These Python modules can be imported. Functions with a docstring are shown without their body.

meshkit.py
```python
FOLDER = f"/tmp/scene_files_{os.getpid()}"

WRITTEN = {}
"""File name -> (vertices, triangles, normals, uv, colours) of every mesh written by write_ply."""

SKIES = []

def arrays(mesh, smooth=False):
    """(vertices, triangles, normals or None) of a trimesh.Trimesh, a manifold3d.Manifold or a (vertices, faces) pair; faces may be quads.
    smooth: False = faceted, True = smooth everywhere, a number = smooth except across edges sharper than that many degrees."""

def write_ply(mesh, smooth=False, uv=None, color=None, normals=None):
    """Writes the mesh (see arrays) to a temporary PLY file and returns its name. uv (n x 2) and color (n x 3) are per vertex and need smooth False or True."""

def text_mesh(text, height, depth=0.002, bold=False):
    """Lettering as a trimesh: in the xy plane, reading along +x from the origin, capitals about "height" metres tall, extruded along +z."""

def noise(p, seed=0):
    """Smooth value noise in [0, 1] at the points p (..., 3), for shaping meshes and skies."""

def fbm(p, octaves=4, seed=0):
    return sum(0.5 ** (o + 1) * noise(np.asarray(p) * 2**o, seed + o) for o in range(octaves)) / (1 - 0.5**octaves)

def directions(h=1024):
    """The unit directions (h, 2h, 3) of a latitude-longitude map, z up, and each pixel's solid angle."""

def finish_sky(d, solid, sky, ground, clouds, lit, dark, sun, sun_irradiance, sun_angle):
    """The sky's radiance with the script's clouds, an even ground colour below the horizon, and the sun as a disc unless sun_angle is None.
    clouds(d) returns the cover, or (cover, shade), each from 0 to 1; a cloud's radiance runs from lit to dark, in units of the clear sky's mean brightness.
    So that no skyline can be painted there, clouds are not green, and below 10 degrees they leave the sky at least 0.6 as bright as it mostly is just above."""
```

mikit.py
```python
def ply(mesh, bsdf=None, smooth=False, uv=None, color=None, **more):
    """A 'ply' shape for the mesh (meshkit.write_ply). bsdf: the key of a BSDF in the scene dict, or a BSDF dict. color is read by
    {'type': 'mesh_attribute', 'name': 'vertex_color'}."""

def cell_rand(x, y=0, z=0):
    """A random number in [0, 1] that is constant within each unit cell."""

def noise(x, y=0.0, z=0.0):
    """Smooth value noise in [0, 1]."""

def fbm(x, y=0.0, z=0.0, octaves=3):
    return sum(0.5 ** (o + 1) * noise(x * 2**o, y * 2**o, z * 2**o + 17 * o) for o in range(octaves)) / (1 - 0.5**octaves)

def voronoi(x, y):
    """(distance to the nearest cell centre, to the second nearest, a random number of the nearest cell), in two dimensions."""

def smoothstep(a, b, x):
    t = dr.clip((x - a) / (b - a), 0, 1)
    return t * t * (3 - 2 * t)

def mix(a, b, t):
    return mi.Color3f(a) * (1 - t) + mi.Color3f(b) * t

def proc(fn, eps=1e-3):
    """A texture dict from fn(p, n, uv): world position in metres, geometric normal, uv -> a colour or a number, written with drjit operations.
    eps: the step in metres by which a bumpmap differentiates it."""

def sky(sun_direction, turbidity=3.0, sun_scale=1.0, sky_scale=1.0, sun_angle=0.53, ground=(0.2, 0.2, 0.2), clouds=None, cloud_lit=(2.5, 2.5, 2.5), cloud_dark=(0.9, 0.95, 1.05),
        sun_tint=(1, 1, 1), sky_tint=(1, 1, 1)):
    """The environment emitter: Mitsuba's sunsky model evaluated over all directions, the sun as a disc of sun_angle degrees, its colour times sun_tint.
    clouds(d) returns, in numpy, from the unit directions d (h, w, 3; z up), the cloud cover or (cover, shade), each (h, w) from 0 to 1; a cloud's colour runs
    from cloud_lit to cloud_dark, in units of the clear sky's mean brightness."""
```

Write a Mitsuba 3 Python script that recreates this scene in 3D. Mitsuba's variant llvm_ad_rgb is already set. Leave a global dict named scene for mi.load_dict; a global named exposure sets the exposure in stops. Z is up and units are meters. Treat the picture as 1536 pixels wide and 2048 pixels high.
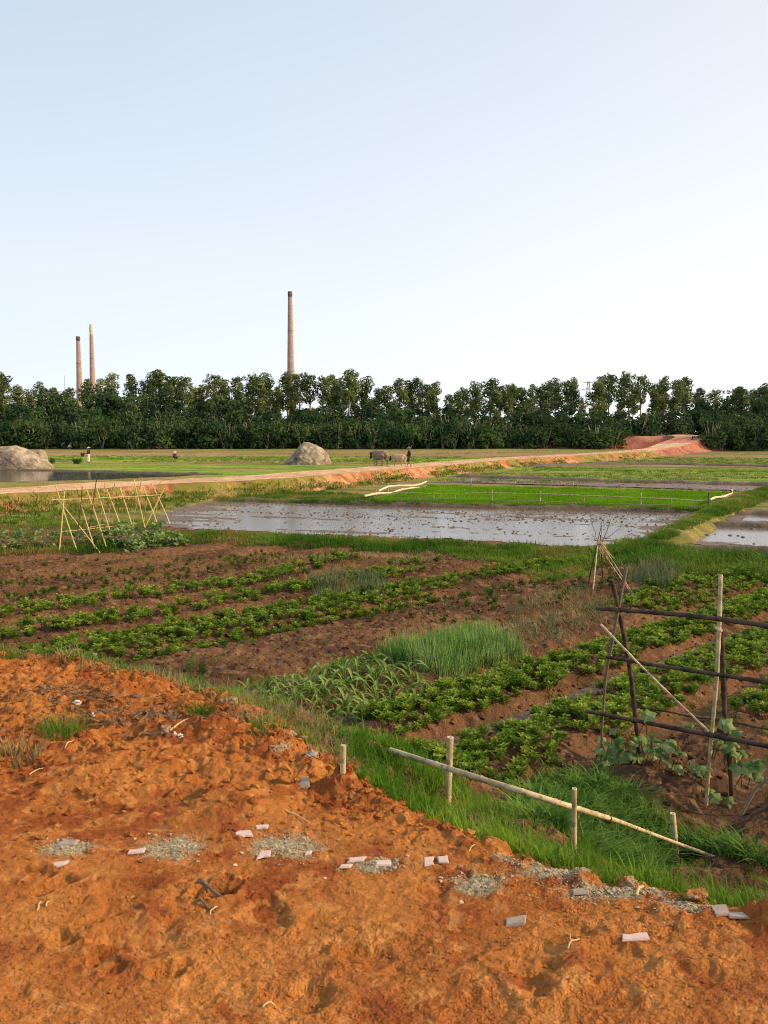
import math, random
import numpy as np
import trimesh
import drjit as dr
import mitsuba as mi
import mikit, meshkit
from scipy.spatial import ConvexHull

# ------------------------------------------------------------------ camera, sky, exposure
T4 = mi.ScalarTransform4f
H, F, PITCH = 3.1, 1773.0, math.radians(4.9)
CP, SP = math.cos(PITCH), math.sin(PITCH)
scene, labels = {}, {}
scene['camera'] = {'type': 'perspective', 'fov': 2 * math.degrees(math.atan(768 / F)), 'fov_axis': 'x', 'near_clip': 0.05, 'far_clip': 6000.0,
                   'to_world': T4().look_at(origin=[0, 0, H], target=[0, CP, H - SP], up=[0, 0, 1])}
SUN = (0.86, -0.20, 0.47)


def veil(d):
    """Thin, even high haze that whitens towards the horizon."""
    up = np.clip(d[..., 2], 0, 1)
    n = meshkit.fbm(d * np.array([2.0, 2.0, 5.0]), 4, 5)
    toward = (d @ (np.array(SUN) / np.linalg.norm(SUN)) + 1) / 2
    return np.clip(0.95 - 0.42 * np.clip(up / 0.75, 0, 1) ** 0.8 + 0.10 * (n - 0.5), 0, 1), np.clip(0.62 - 1.0 * toward ** 1.5 + 0.62 * up ** 0.7 + 0.30 * (n - 0.5), 0, 1)


scene['sky'] = mikit.sky(SUN, turbidity=4.0, sun_scale=1.3, sky_scale=1.0, sun_angle=1.2, sun_tint=(1.0, 0.9, 0.74), clouds=veil, cloud_lit=(5.95, 5.7, 5.72), cloud_dark=(2.6, 3.4, 4.2), ground=(0.16, 0.13, 0.08))
exposure = 1.5

R0 = np.random.default_rng(7)


# ------------------------------------------------------------------ helpers
def ray(X, Y):
    u, v = (X - 768) / F, (Y - 1024) / F
    return np.array([u, CP - v * SP, -SP - v * CP])


def P(X, Y, d):
    """The point seen at a place of the photograph, d metres away along y."""
    r = ray(X, Y)
    return np.array([0, 0, H]) + r * (d / r[1])


def G(X, Y, z=0.0):
    r = ray(X, Y)
    return np.array([0, 0, H]) + r * ((z - H) / r[2])


def sstep(a, b, x):
    t = np.clip((np.asarray(x, float) - a) / (b - a), 0, 1)
    return t * t * (3 - 2 * t)


def fb(x, y, s, o=3, seed=0, z=0.0):
    x, y = np.broadcast_arrays(np.asarray(x, float), np.asarray(y, float))
    return meshkit.fbm(np.stack([x * s, y * s, np.zeros_like(x) + z], -1), o, seed)


def numbered(name):
    if name not in scene and name not in labels:
        return name
    k = 1
    while f'{name}_{k:03d}' in scene or f'{name}_{k:03d}' in labels:
        k += 1
    return f'{name}_{k:03d}'


def tag(key, label, cat=None, group=None, kind=None):
    labels[key] = {k: v for k, v in (('label', label), ('category', cat), ('group', group), ('kind', kind)) if v}
    return key


def part(parent, name, mesh, mat, smooth=False, **kw):
    key = numbered(f'{parent}__{name}' if parent else name)
    scene[key] = mikit.ply(mesh, mat, smooth=smooth, **kw)
    return key


def thing(name, mesh, mat, label, cat, group=None, smooth=False):
    key = numbered(name)
    scene[key] = mikit.ply(mesh, mat, smooth=smooth)
    return tag(key, label, cat, group)


def holder(name, label, cat, group=None):
    return tag(numbered(name), label, cat, group)


def struct(name, mesh, mat, smooth=True, label=None):
    key = numbered(name)
    scene[key] = mikit.ply(mesh, mat, smooth=smooth)
    tag(key, label, None, None, 'structure')
    return key


def join(ms):
    """Joins (vertices, triangles) pairs."""
    vs, fs, at = [], [], 0
    for m in ms:
        v, f = (m.vertices, m.faces) if hasattr(m, 'vertices') else m
        v, f = np.asarray(v, float), np.asarray(f, int)
        if len(f) and f.shape[1] == 4:
            f = np.vstack([f[:, [0, 1, 2]], f[:, [0, 2, 3]]])
        vs.append(v)
        fs.append(f + at)
        at += len(v)
    return np.vstack(vs), np.vstack(fs)


def tube(pts, rad, sides=8, cap=True):
    p = np.asarray(pts, float)
    r = np.broadcast_to(np.asarray(rad, float), (len(p),))
    t = np.gradient(p, axis=0)
    t /= np.linalg.norm(t, axis=1, keepdims=True) + 1e-12
    ref = np.array([0, 0, 1.0]) if abs(t[len(t) // 2][2]) < 0.9 else np.array([1.0, 0, 0])
    a = np.cross(t, ref)
    a /= np.linalg.norm(a, axis=1, keepdims=True) + 1e-12
    b = np.cross(a, t)
    th = np.arange(sides) * 2 * np.pi / sides
    v = (p[:, None] + r[:, None, None] * (np.cos(th)[None, :, None] * a[:, None] + np.sin(th)[None, :, None] * b[:, None])).reshape(-1, 3)
    i, j = np.meshgrid(np.arange(len(p) - 1), np.arange(sides), indexing='ij')
    q = np.stack([i * sides + j, (i + 1) * sides + j, (i + 1) * sides + (j + 1) % sides, i * sides + (j + 1) % sides], -1).reshape(-1, 4)
    f = np.vstack([q[:, [0, 1, 2]], q[:, [0, 2, 3]]])
    if cap:
        n = len(v)
        v = np.vstack([v, p[0], p[-1]])
        k = np.arange(sides)
        e = (len(p) - 1) * sides
        f = np.vstack([f, np.stack([k * 0 + n, k, (k + 1) % sides], 1), np.stack([k * 0 + n + 1, e + (k + 1) % sides, e + k], 1)])
    return v, f


def bamboo(p0, p1, r, node=0.3, bend=0.0, taper=0.85, rng=R0, sides=10, knot=1.16):
    """A bamboo pole with swollen joints, slightly bent."""
    p0, p1 = np.asarray(p0, float), np.asarray(p1, float)
    L = np.linalg.norm(p1 - p0)
    ts, rs = [0.0], [1.0]
    at = node * rng.uniform(0.2, 0.9)
    while at < L - 0.05:
        for o, k in ((-0.5 * r, 1.0), (-0.12 * r, knot), (0.12 * r, knot * 0.98), (0.5 * r, 1.0)):
            if 0.001 < at + o < L - 0.001:
                ts.append((at + o) / L)
                rs.append(k)
        at += node * rng.uniform(0.8, 1.2)
    ts.append(1.0)
    rs.append(1.0)
    ts, rs = np.array(ts), np.array(rs) * r * (1 - (1 - taper) * np.array(ts))
    pts = p0 + ts[:, None] * (p1 - p0)
    side = rng.normal(size=3)
    pts += (np.sin(ts * np.pi) * bend + 0.15 * bend * np.sin(ts * 9))[:, None] * side / np.linalg.norm(side)
    return tube(pts, rs, sides)


def branch(p0, p1, r0, r1, wob, rng, n=9, sides=8):
    """A crooked stick with its bark bumps."""
    p0, p1 = np.asarray(p0, float), np.asarray(p1, float)
    t = np.linspace(0, 1, n)
    off = np.cumsum(rng.normal(size=(n, 3)), axis=0)
    off -= off[0] + t[:, None] * (off[-1] - off[0])
    pts = p0 + t[:, None] * (p1 - p0) + off * wob
    return tube(pts, (r0 + (r1 - r0) * t) * rng.uniform(0.9, 1.1, n), sides)


def cards(c, nrm, size, rng, aspect=0.6, bend=0.15):
    """One bent four-sided leaf per centre, its normal near nrm."""
    c, n = np.asarray(c, float), np.asarray(nrm, float)
    n = n / (np.linalg.norm(n, axis=1, keepdims=True) + 1e-9)
    a = np.cross(n, rng.normal(size=n.shape))
    a /= np.linalg.norm(a, axis=1, keepdims=True) + 1e-9
    b = np.cross(n, a)
    s = np.broadcast_to(np.asarray(size, float), (len(c),))[:, None]
    w = s * aspect
    v = np.stack([c - a * s, c + b * w * 0.9 + n * s * bend, c + a * s, c - b * w + n * s * bend], 1).reshape(-1, 3)
    k = np.arange(len(c))[:, None] * 4
    return v, np.vstack([k + [0, 1, 2], k + [0, 2, 3]])


def blades(base, height, lean, width, az, curl=1.0, seg=3):
    """Grass blades: ribbons that rise from base, lean towards az and bend over."""
    n = len(base)
    t = np.linspace(0, 1, seg + 1)
    dirs = np.stack([np.cos(az), np.sin(az), 0 * az], -1)
    side = np.stack([-np.sin(az), np.cos(az), 0 * az], -1)
    x = lean[:, None] * (t ** (1.0 + curl))[None]
    z = height[:, None] * (t - 0.25 * curl * (lean / (height + 1e-6)).clip(0, 2)[:, None] * t ** 2.4)
    mid = base[:, None] + dirs[:, None] * x[..., None] + np.array([0, 0, 1.0]) * z[..., None]
    wd = (width[:, None] * (1 - t ** 1.8)[None] * 0.5 + 0.0003)[..., None] * side[:, None]
    v = np.stack([mid - wd, mid + wd], 2).reshape(n, -1, 3)
    f = np.array([[2 * i, 2 * i + 1, 2 * i + 3] for i in range(seg)] + [[2 * i, 2 * i + 3, 2 * i + 2] for i in range(seg - 1)])
    k = np.arange(n)[:, None, None] * (2 * seg + 2)
    return v.reshape(-1, 3), (k + f[None]).reshape(-1, 3)


def tuft(rng, n, h, r, w, lean=0.6, curl=1.0, seg=3):
    a = rng.uniform(0, 2 * np.pi, n)
    rr = r * np.sqrt(rng.uniform(0, 1, n))
    base = np.stack([np.cos(a) * rr, np.sin(a) * rr, np.full(n, -0.02)], -1)
    hh = h * rng.uniform(0.45, 1.1, n)
    return blades(base, hh, hh * lean * rng.uniform(0.2, 1.3, n), w * rng.uniform(0.6, 1.3, n), a + rng.normal(0, 0.9, n), curl, seg)


def lump(rng, sub=2, rough=0.3, flat=0.7, freq=1.6):
    m = trimesh.creation.icosphere(subdivisions=sub)
    v = np.array(m.vertices)
    k = meshkit.fbm(v * freq + rng.uniform(0, 50, 3), 3, 3)
    v = v * (1 + rough * 2 * (k - 0.5))[:, None]
    v[:, 2] *= flat
    return v, np.array(m.faces)


def chip(rng, sub=1, rough=0.35, flat=0.6):
    """A broken piece: the hull of a few points."""
    p = rng.normal(size=(11 if sub == 1 else 18, 3))
    p /= np.linalg.norm(p, axis=1, keepdims=True)
    p *= rng.uniform(1 - rough, 1.0, (len(p), 1))
    p[:, 2] *= flat
    h = ConvexHull(p)
    f = h.simplices.copy()
    n = np.cross(p[f[:, 1]] - p[f[:, 0]], p[f[:, 2]] - p[f[:, 0]])
    bad = (n * (p[f].mean(1) - p.mean(0))).sum(1) < 0
    f[bad] = f[bad][:, ::-1]
    return p, f


def mat4(x, y, z, rz=0.0, s=1.0, tilt=0.0, taz=0.0, sz=None):
    c, si = math.cos(rz), math.sin(rz)
    m = np.eye(4)
    m[:3, :3] = np.array([[c, -si, 0], [si, c, 0], [0, 0, 1]])
    if tilt:
        k = np.array([-math.sin(taz), math.cos(taz), 0])
        K = np.array([[0, -k[2], k[1]], [k[2], 0, -k[0]], [-k[1], k[0], 0]])
        m[:3, :3] = (np.eye(3) + math.sin(tilt) * K + (1 - math.cos(tilt)) * K @ K) @ m[:3, :3]
    m[:3, :3] = m[:3, :3] @ np.diag([s, s, sz if sz is not None else s])
    m[:3, 3] = x, y, z
    return m


def group(key, **children):
    """A shapegroup of named (mesh, material, smooth) children."""
    scene[key] = {'type': 'shapegroup', **{n: mikit.ply(m, b, smooth=s) for n, (m, b, s) in children.items()}}
    return key


def inst(key, grp, m):
    scene[key] = {'type': 'instance', 'to_world': T4(m), 'shapegroup': {'type': 'ref', 'id': grp}}


COUNT = {}


def stuff(name, grp, m):
    """One more piece of the uncountable thing called name."""
    COUNT[name] = COUNT.get(name, 0) + 1
    inst(f'{name}__{COUNT[name]:03d}', grp, m)


def inpoly(x, y, poly):
    poly = np.asarray(poly, float)
    x, y = np.asarray(x, float), np.asarray(y, float)
    inside = np.zeros(np.broadcast(x, y).shape, bool)
    j = len(poly) - 1
    for i in range(len(poly)):
        xi, yi, xj, yj = *poly[i][:2], *poly[j][:2]
        inside ^= ((yi > y) != (yj > y)) & (x < (xj - xi) * (y - yi) / (yj - yi + 1e-12) + xi)
        j = i
    return inside


def polydist(x, y, line, closed=False):
    """Distance to a polyline and the cross product sign of the nearest segment."""
    pts = np.asarray(line, float)[:, :2]
    if closed:
        pts = np.vstack([pts, pts[:1]])
    x, y = np.broadcast_arrays(np.asarray(x, float), np.asarray(y, float))
    best, sign = np.full(x.shape, 1e9), np.zeros(x.shape)
    for a, b in zip(pts[:-1], pts[1:]):
        ab = b - a
        t = np.clip(((x - a[0]) * ab[0] + (y - a[1]) * ab[1]) / (ab @ ab), 0, 1)
        dx, dy = x - a[0] - t * ab[0], y - a[1] - t * ab[1]
        d = np.hypot(dx, dy)
        cr = ab[0] * (y - a[1]) - ab[1] * (x - a[0])
        sign = np.where(d < best, np.sign(cr), sign)
        best = np.minimum(best, d)
    return best, sign


def fan(d0, d1, rows, u0, u1, cols):
    d = np.geomspace(d0, d1, rows)
    u = np.linspace(u0, u1, cols)
    D, U = np.meshgrid(d, u, indexing='ij')
    return U * D, D


def gridmesh(x, y, z, keep=None):
    r, c = x.shape
    v = np.stack([x, y, z], -1).reshape(-1, 3)
    i, j = np.meshgrid(np.arange(r - 1), np.arange(c - 1), indexing='ij')
    q = np.stack([i * c + j, i * c + j + 1, (i + 1) * c + j + 1, (i + 1) * c + j], -1).reshape(-1, 4)
    if keep is not None:
        k = keep.reshape(-1)
        q = q[k[q].any(1)]
    f = np.vstack([q[:, [0, 1, 2]], q[:, [0, 2, 3]]])
    used = np.unique(f)
    new = np.zeros(len(v), int)
    new[used] = np.arange(len(used))
    return v[used], new[f]


# ------------------------------------------------------------------ materials
mix, sm = mikit.mix, mikit.smoothstep


def fbt(p, s, o=3, k=0.0):
    return mikit.fbm(p.x * s + k, p.y * s + k * 1.7, p.z * s, o)


def mat(key, color, rough=0.9, bump=None, bscale=0.01, eps=2e-3, spec=0.3, two=True, **kw):
    col = mikit.proc(color) if callable(color) else {'type': 'rgb', 'value': list(color)}
    b = {'type': 'principled', 'base_color': col, 'roughness': mikit.proc(rough) if callable(rough) else rough, 'specular': spec, **kw}
    if bump is not None:
        b = {'type': 'bumpmap', 'arbitrary': mikit.proc(bump, eps), 'scale': bscale, 'bsdf': b}
    scene[key] = {'type': 'twosided', 'bsdf': b} if two else b


def leafmat(key, lo, hi, freq=3.0, trans=0.7, rough=0.55, dry=None, dryat=0.72, dfreq=1.3):
    def col(p, n, uv):
        c = mix(lo, hi, sm(0.3, 0.7, fbt(p, freq, 3)))
        if dry is not None:
            c = mix(c, dry, sm(dryat, dryat + 0.12, fbt(p, dfreq, 3, 31.0)))
        return c
    scene[key] = {'type': 'principledthin', 'base_color': mikit.proc(col), 'roughness': rough, 'diff_trans': trans, 'eta': 1.4}


GRAVEL_PX = [(135, 1697, 62, 22, 420), (345, 1692, 72, 28, 520), (570, 1688, 82, 30, 620), (760, 1728, 70, 18, 300), (950, 1762, 62, 26, 420), (1120, 1735, 110, 26, 420), (1230, 1780, 130, 20, 420), (1380, 1810, 80, 18, 200), (1040, 1712, 60, 18, 200)]
SAND = []       # where sand and gravel lie on the earth: centre and half widths in metres
for X_, Y_, rx_, ry_, _ in GRAVEL_PX:
    c_, e_, f_ = G(X_, Y_, 1.5), G(X_ + rx_, Y_, 1.5), G(X_, Y_ - ry_, 1.5)
    SAND.append((float(c_[0]), float(c_[1]), float(e_[0] - c_[0]), float(f_[1] - c_[1])))


def earth_col(p, n, uv):
    c = mix((0.275, 0.090, 0.022), (0.36, 0.143, 0.036), sm(0.3, 0.7, fbt(p, 2.3, 4)))
    c = mix(c, (0.19, 0.048, 0.015), sm(0.48, 0.66, fbt(p, 5.0, 4, 13.0)) * 0.8)
    c = mix(c, (0.45, 0.205, 0.062), sm(0.54, 0.70, fbt(p, 17.0, 3, 5.0)) * 0.6)
    g = mi.Float(0)
    wx, wy = p.x + 0.10 * (fbt(p, 9.0, 3, 3.0) - 0.5), p.y + 0.10 * (fbt(p, 9.0, 3, 8.0) - 0.5)
    for cx, cy, rx, ry in SAND:
        g = dr.maximum(g, 1 - sm(0.55, 1.05, dr.sqrt(dr.square((wx - cx) / rx) + dr.square((wy - cy) / ry))))
    c = mix(c, mix((0.20, 0.145, 0.08), (0.40, 0.33, 0.21), fbt(p, 70.0, 3, 2.0)), g * sm(0.36, 0.52, fbt(p, 24.0, 3, 6.0)))
    grit = mikit.cell_rand(p.x * 260, p.y * 260, p.z * 260)
    return c * (0.60 + 0.56 * fbt(p, 120.0, 3) + 0.30 * grit)


def earth_bump(p, n, uv):
    return fbt(p, 60.0, 4) * 0.8 + 0.5 * fbt(p, 190.0, 2, 3.0)


mat('mat_earth', earth_col, 0.95, earth_bump, 0.022, 1.5e-3, 0.15)


def soil_col(p, n, uv):
    c = mix((0.072, 0.038, 0.020), (0.138, 0.073, 0.036), sm(0.3, 0.7, fbt(p, 0.9, 4)))
    c = mix(c, (0.19, 0.112, 0.060), sm(0.52, 0.72, fbt(p, 9.0, 3, 9.0)) * 0.7)
    return c * (0.72 + 0.5 * fbt(p, 40.0, 2))


mat('mat_soil', soil_col, 0.95, lambda p, n, uv: fbt(p, 24.0, 3) + 0.4 * fbt(p, 75.0, 2, 3.0), 0.03, 4e-3, 0.15)


def furrow_col(p, n, uv):
    return mix((0.11, 0.080, 0.058), (0.17, 0.125, 0.092), fbt(p, 5.0, 3)) * (0.85 + 0.3 * fbt(p, 40.0, 2))


mat('mat_furrow', furrow_col, 0.75, lambda p, n, uv: fbt(p, 30.0, 3), 0.012, 4e-3, 0.12)


def path_col(p, n, uv):
    c = mix((0.33, 0.215, 0.13), (0.45, 0.31, 0.19), sm(0.3, 0.7, fbt(p, 0.7, 4)))
    return mix(c, (0.30, 0.17, 0.085), sm(0.55, 0.72, fbt(p, 0.35, 3, 7.0)) * 0.6)


mat('mat_path', path_col, 0.95, lambda p, n, uv: fbt(p, 4.0, 3), 0.05, 0.02, 0.15)


def bank_col(p, n, uv):
    c = mix((0.31, 0.135, 0.06), (0.44, 0.24, 0.125), sm(0.3, 0.7, fbt(p, 0.9, 4)))
    c = mix(c, (0.21, 0.085, 0.045), sm(0.5, 0.7, fbt(p, 2.1, 3, 5.0)) * 0.8)
    g = sm(0.44, 0.54, fbt(p, 0.33, 3, 21.0) * 0.6 + 0.4 * fbt(p, 2.0, 3, 2.0))
    return mix(c, mix((0.10, 0.13, 0.02), (0.20, 0.19, 0.04), fbt(p, 3.0, 2)), g * 0.8)


mat('mat_bank', bank_col, 0.95, lambda p, n, uv: fbt(p, 2.5, 4), 0.12, 0.02, 0.15)


def dyke_col(p, n, uv):
    c = mix((0.22, 0.075, 0.052), (0.32, 0.13, 0.088), sm(0.3, 0.7, fbt(p, 0.5, 4)))
    return mix(c, (0.42, 0.23, 0.13), sm(0.5, 0.7, fbt(p, 0.2, 3, 4.0)) * 0.6)


mat('mat_ramp', lambda p, n, uv: mix(mix((0.33, 0.13, 0.085), (0.42, 0.20, 0.13), fbt(p, 0.6, 4)), (0.46, 0.31, 0.20), sm(0.46, 0.62, fbt(p, 0.16, 3, 2.0))), 0.95, lambda p, n, uv: fbt(p, 2.0, 3), 0.08, 0.03, 0.15)
mat('mat_dyke', dyke_col, 0.95, lambda p, n, uv: fbt(p, 1.5, 4), 0.2, 0.05, 0.15)


def field_col(p, n, uv):
    q = p.y + p.x * 0.4 * (1 - 0.85 * sm(70.0, 112.0, p.y)) + 5.0 * (fbt(p, 0.06, 3) - 0.5) + 2.0 * (fbt(p, 0.4, 2) - 0.5)
    mud = mix((0.16, 0.105, 0.06), (0.26, 0.175, 0.09), fbt(p, 0.5, 4))
    olive = mix((0.085, 0.095, 0.02), (0.17, 0.15, 0.042), sm(0.3, 0.7, mikit.fbm(p.x * 0.09, q * 0.7, 3.0, 4)))
    green = mix((0.085, 0.155, 0.015), (0.15, 0.215, 0.03), sm(0.3, 0.7, fbt(p, 0.25, 4, 8.0)))
    c = mix(olive, green, sm(61.0, 63.0, q) * (1 - sm(78.0, 79.0, q)) + sm(80.5, 82.0, q) * (1 - sm(92.0, 94.0, q)))
    far = mix(olive, mud, sm(0.42, 0.58, mikit.fbm(p.x * 0.03, q * 0.22, 8.0, 4)) * 0.9)
    c = mix(c, far, sm(94.0, 96.0, q))
    c = mix(c, green, sm(100.0, 103.0, q) * (1 - sm(118.0, 123.0, q)))
    c = mix(c, green * 0.85, sm(139.0, 142.0, q) * (1 - sm(146.0, 150.0, q)) * 0.7)
    c = mix(c, mud, sm(0.55, 0.68, mikit.fbm(p.x * 0.08, q * 0.9, 2.0, 4)) * 0.7)
    return c * (0.7 + 0.6 * fbt(p, 2.5, 3, 14.0))


mat('mat_field', field_col, 0.95, lambda p, n, uv: fbt(p, 3.0, 3), 0.06, 0.03, 0.15)


def mud_col(p, n, uv):
    return mix((0.075, 0.052, 0.032), (0.155, 0.108, 0.062), fbt(p, 2.0, 4)) * (0.8 + 0.4 * fbt(p, 15.0, 2))


mat('mat_mud', mud_col, 0.55, lambda p, n, uv: fbt(p, 9.0, 3), 0.03, 8e-3, 0.4)
mat('mat_mud_purple', lambda p, n, uv: mix((0.12, 0.078, 0.066), (0.20, 0.145, 0.12), fbt(p, 0.7, 4)), 0.6, lambda p, n, uv: fbt(p, 3.0, 3), 0.06, 0.02, 0.35)
scene['mat_water'] = {'type': 'bumpmap', 'arbitrary': mikit.proc(lambda p, n, uv: fbt(p, 5.0, 3), 0.01), 'scale': 0.0015,
                      'bsdf': {'type': 'roughplastic', 'distribution': 'ggx', 'alpha': 0.03, 'int_ior': 1.33, 'diffuse_reflectance': {'type': 'rgb', 'value': [0.17, 0.138, 0.105]}}}
scene['mat_pond'] = {'type': 'roughplastic', 'distribution': 'ggx', 'alpha': 0.012, 'int_ior': 1.33, 'diffuse_reflectance': {'type': 'rgb', 'value': [0.06, 0.048, 0.03]}}

leafmat('mat_peanut', (0.085, 0.175, 0.02), (0.29, 0.39, 0.065), 9.0)
leafmat('mat_peanut_dull', (0.05, 0.10, 0.02), (0.10, 0.17, 0.035), 5.0)
leafmat('mat_onion', (0.115, 0.24, 0.055), (0.26, 0.39, 0.12), 5.0, 0.5, 0.4)
leafmat('mat_onion_grey', (0.09, 0.14, 0.07), (0.17, 0.20, 0.10), 5.0, 0.5, 0.5, (0.24, 0.19, 0.09), 0.55)
leafmat('mat_corn', (0.09, 0.20, 0.035), (0.27, 0.38, 0.11), 7.0, 0.6, 0.35)
leafmat('mat_squash', (0.08, 0.16, 0.045), (0.26, 0.34, 0.14), 9.0, 0.5, 0.5)
leafmat('mat_grass', (0.075, 0.185, 0.016), (0.20, 0.33, 0.04), 2.2, 0.8, 0.5, (0.24, 0.23, 0.07), 0.66)
leafmat('mat_reed', (0.045, 0.12, 0.02), (0.17, 0.29, 0.06), 9.0, 0.6, 0.4)
leafmat('mat_verge', (0.06, 0.145, 0.018), (0.17, 0.25, 0.04), 0.8, 0.8, 0.55, (0.22, 0.20, 0.05), 0.60, 0.45)
leafmat('mat_dry', (0.22, 0.16, 0.07), (0.40, 0.32, 0.16), 8.0, 0.5, 0.7)
leafmat('mat_rice', (0.13, 0.30, 0.014), (0.19, 0.38, 0.022), 0.6, 0.9, 0.5)
leafmat('mat_eucalyptus', (0.07, 0.11, 0.035), (0.20, 0.24, 0.09), 0.45, 0.6, 0.6)
leafmat('mat_broadleaf', (0.035, 0.075, 0.036), (0.09, 0.14, 0.055), 0.4, 0.5, 0.6)
leafmat('mat_shrub', (0.028, 0.065, 0.03), (0.075, 0.125, 0.042), 0.4, 0.5, 0.6)
mat('mat_bark', lambda p, n, uv: mix((0.24, 0.19, 0.14), (0.46, 0.39, 0.31), fbt(p, 1.5, 3)), 0.9)


def bamboo_col(p, n, uv):
    c = mix((0.36, 0.28, 0.15), (0.52, 0.43, 0.26), sm(0.3, 0.7, fbt(p, 12.0, 3)))
    return mix(c, (0.20, 0.15, 0.085), sm(0.56, 0.72, fbt(p, 26.0, 3, 4.0)) * 0.8)


mat('mat_bamboo', bamboo_col, 0.5, lambda p, n, uv: fbt(p, 90.0, 2), 0.001, 2e-3, 0.4)
mat('mat_bamboo_yellow', lambda p, n, uv: mix((0.44, 0.32, 0.12), (0.60, 0.47, 0.22), fbt(p, 6.0, 3)), 0.55)
mat('mat_bamboo_dim', lambda p, n, uv: mix((0.10, 0.075, 0.055), (0.19, 0.15, 0.11), fbt(p, 9.0, 3)), 0.8)
mat('mat_bamboo_dark', lambda p, n, uv: mix((0.035, 0.022, 0.017), (0.105, 0.066, 0.045), sm(0.3, 0.7, fbt(p, 14.0, 4))), 0.7, lambda p, n, uv: fbt(p, 50.0, 3), 0.004, 2e-3)
mat('mat_bamboo_grey', lambda p, n, uv: mix((0.24, 0.20, 0.15), (0.36, 0.30, 0.22), fbt(p, 9.0, 3)), 0.8)
mat('mat_cord', (0.10, 0.07, 0.045), 0.9)
mat('mat_pale_rail', lambda p, n, uv: mix((0.50, 0.43, 0.30), (0.66, 0.58, 0.42), fbt(p, 3.0, 2)), 0.7)
mat('mat_tile', lambda p, n, uv: mix((0.52, 0.38, 0.33), (0.64, 0.51, 0.45), fbt(p, 40.0, 3)), 0.7, lambda p, n, uv: fbt(p, 150.0, 2), 0.001, 1e-3)
mat('mat_slate', lambda p, n, uv: mix((0.24, 0.19, 0.155), (0.40, 0.33, 0.275), fbt(p, 35.0, 3)), 0.8, lambda p, n, uv: fbt(p, 100.0, 2), 0.002, 1e-3)
mat('mat_stone', lambda p, n, uv: mix((0.22, 0.12, 0.06), (0.38, 0.27, 0.17), fbt(p, 14.0, 4)), 0.9, lambda p, n, uv: fbt(p, 60.0, 3), 0.006, 2e-3)
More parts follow.
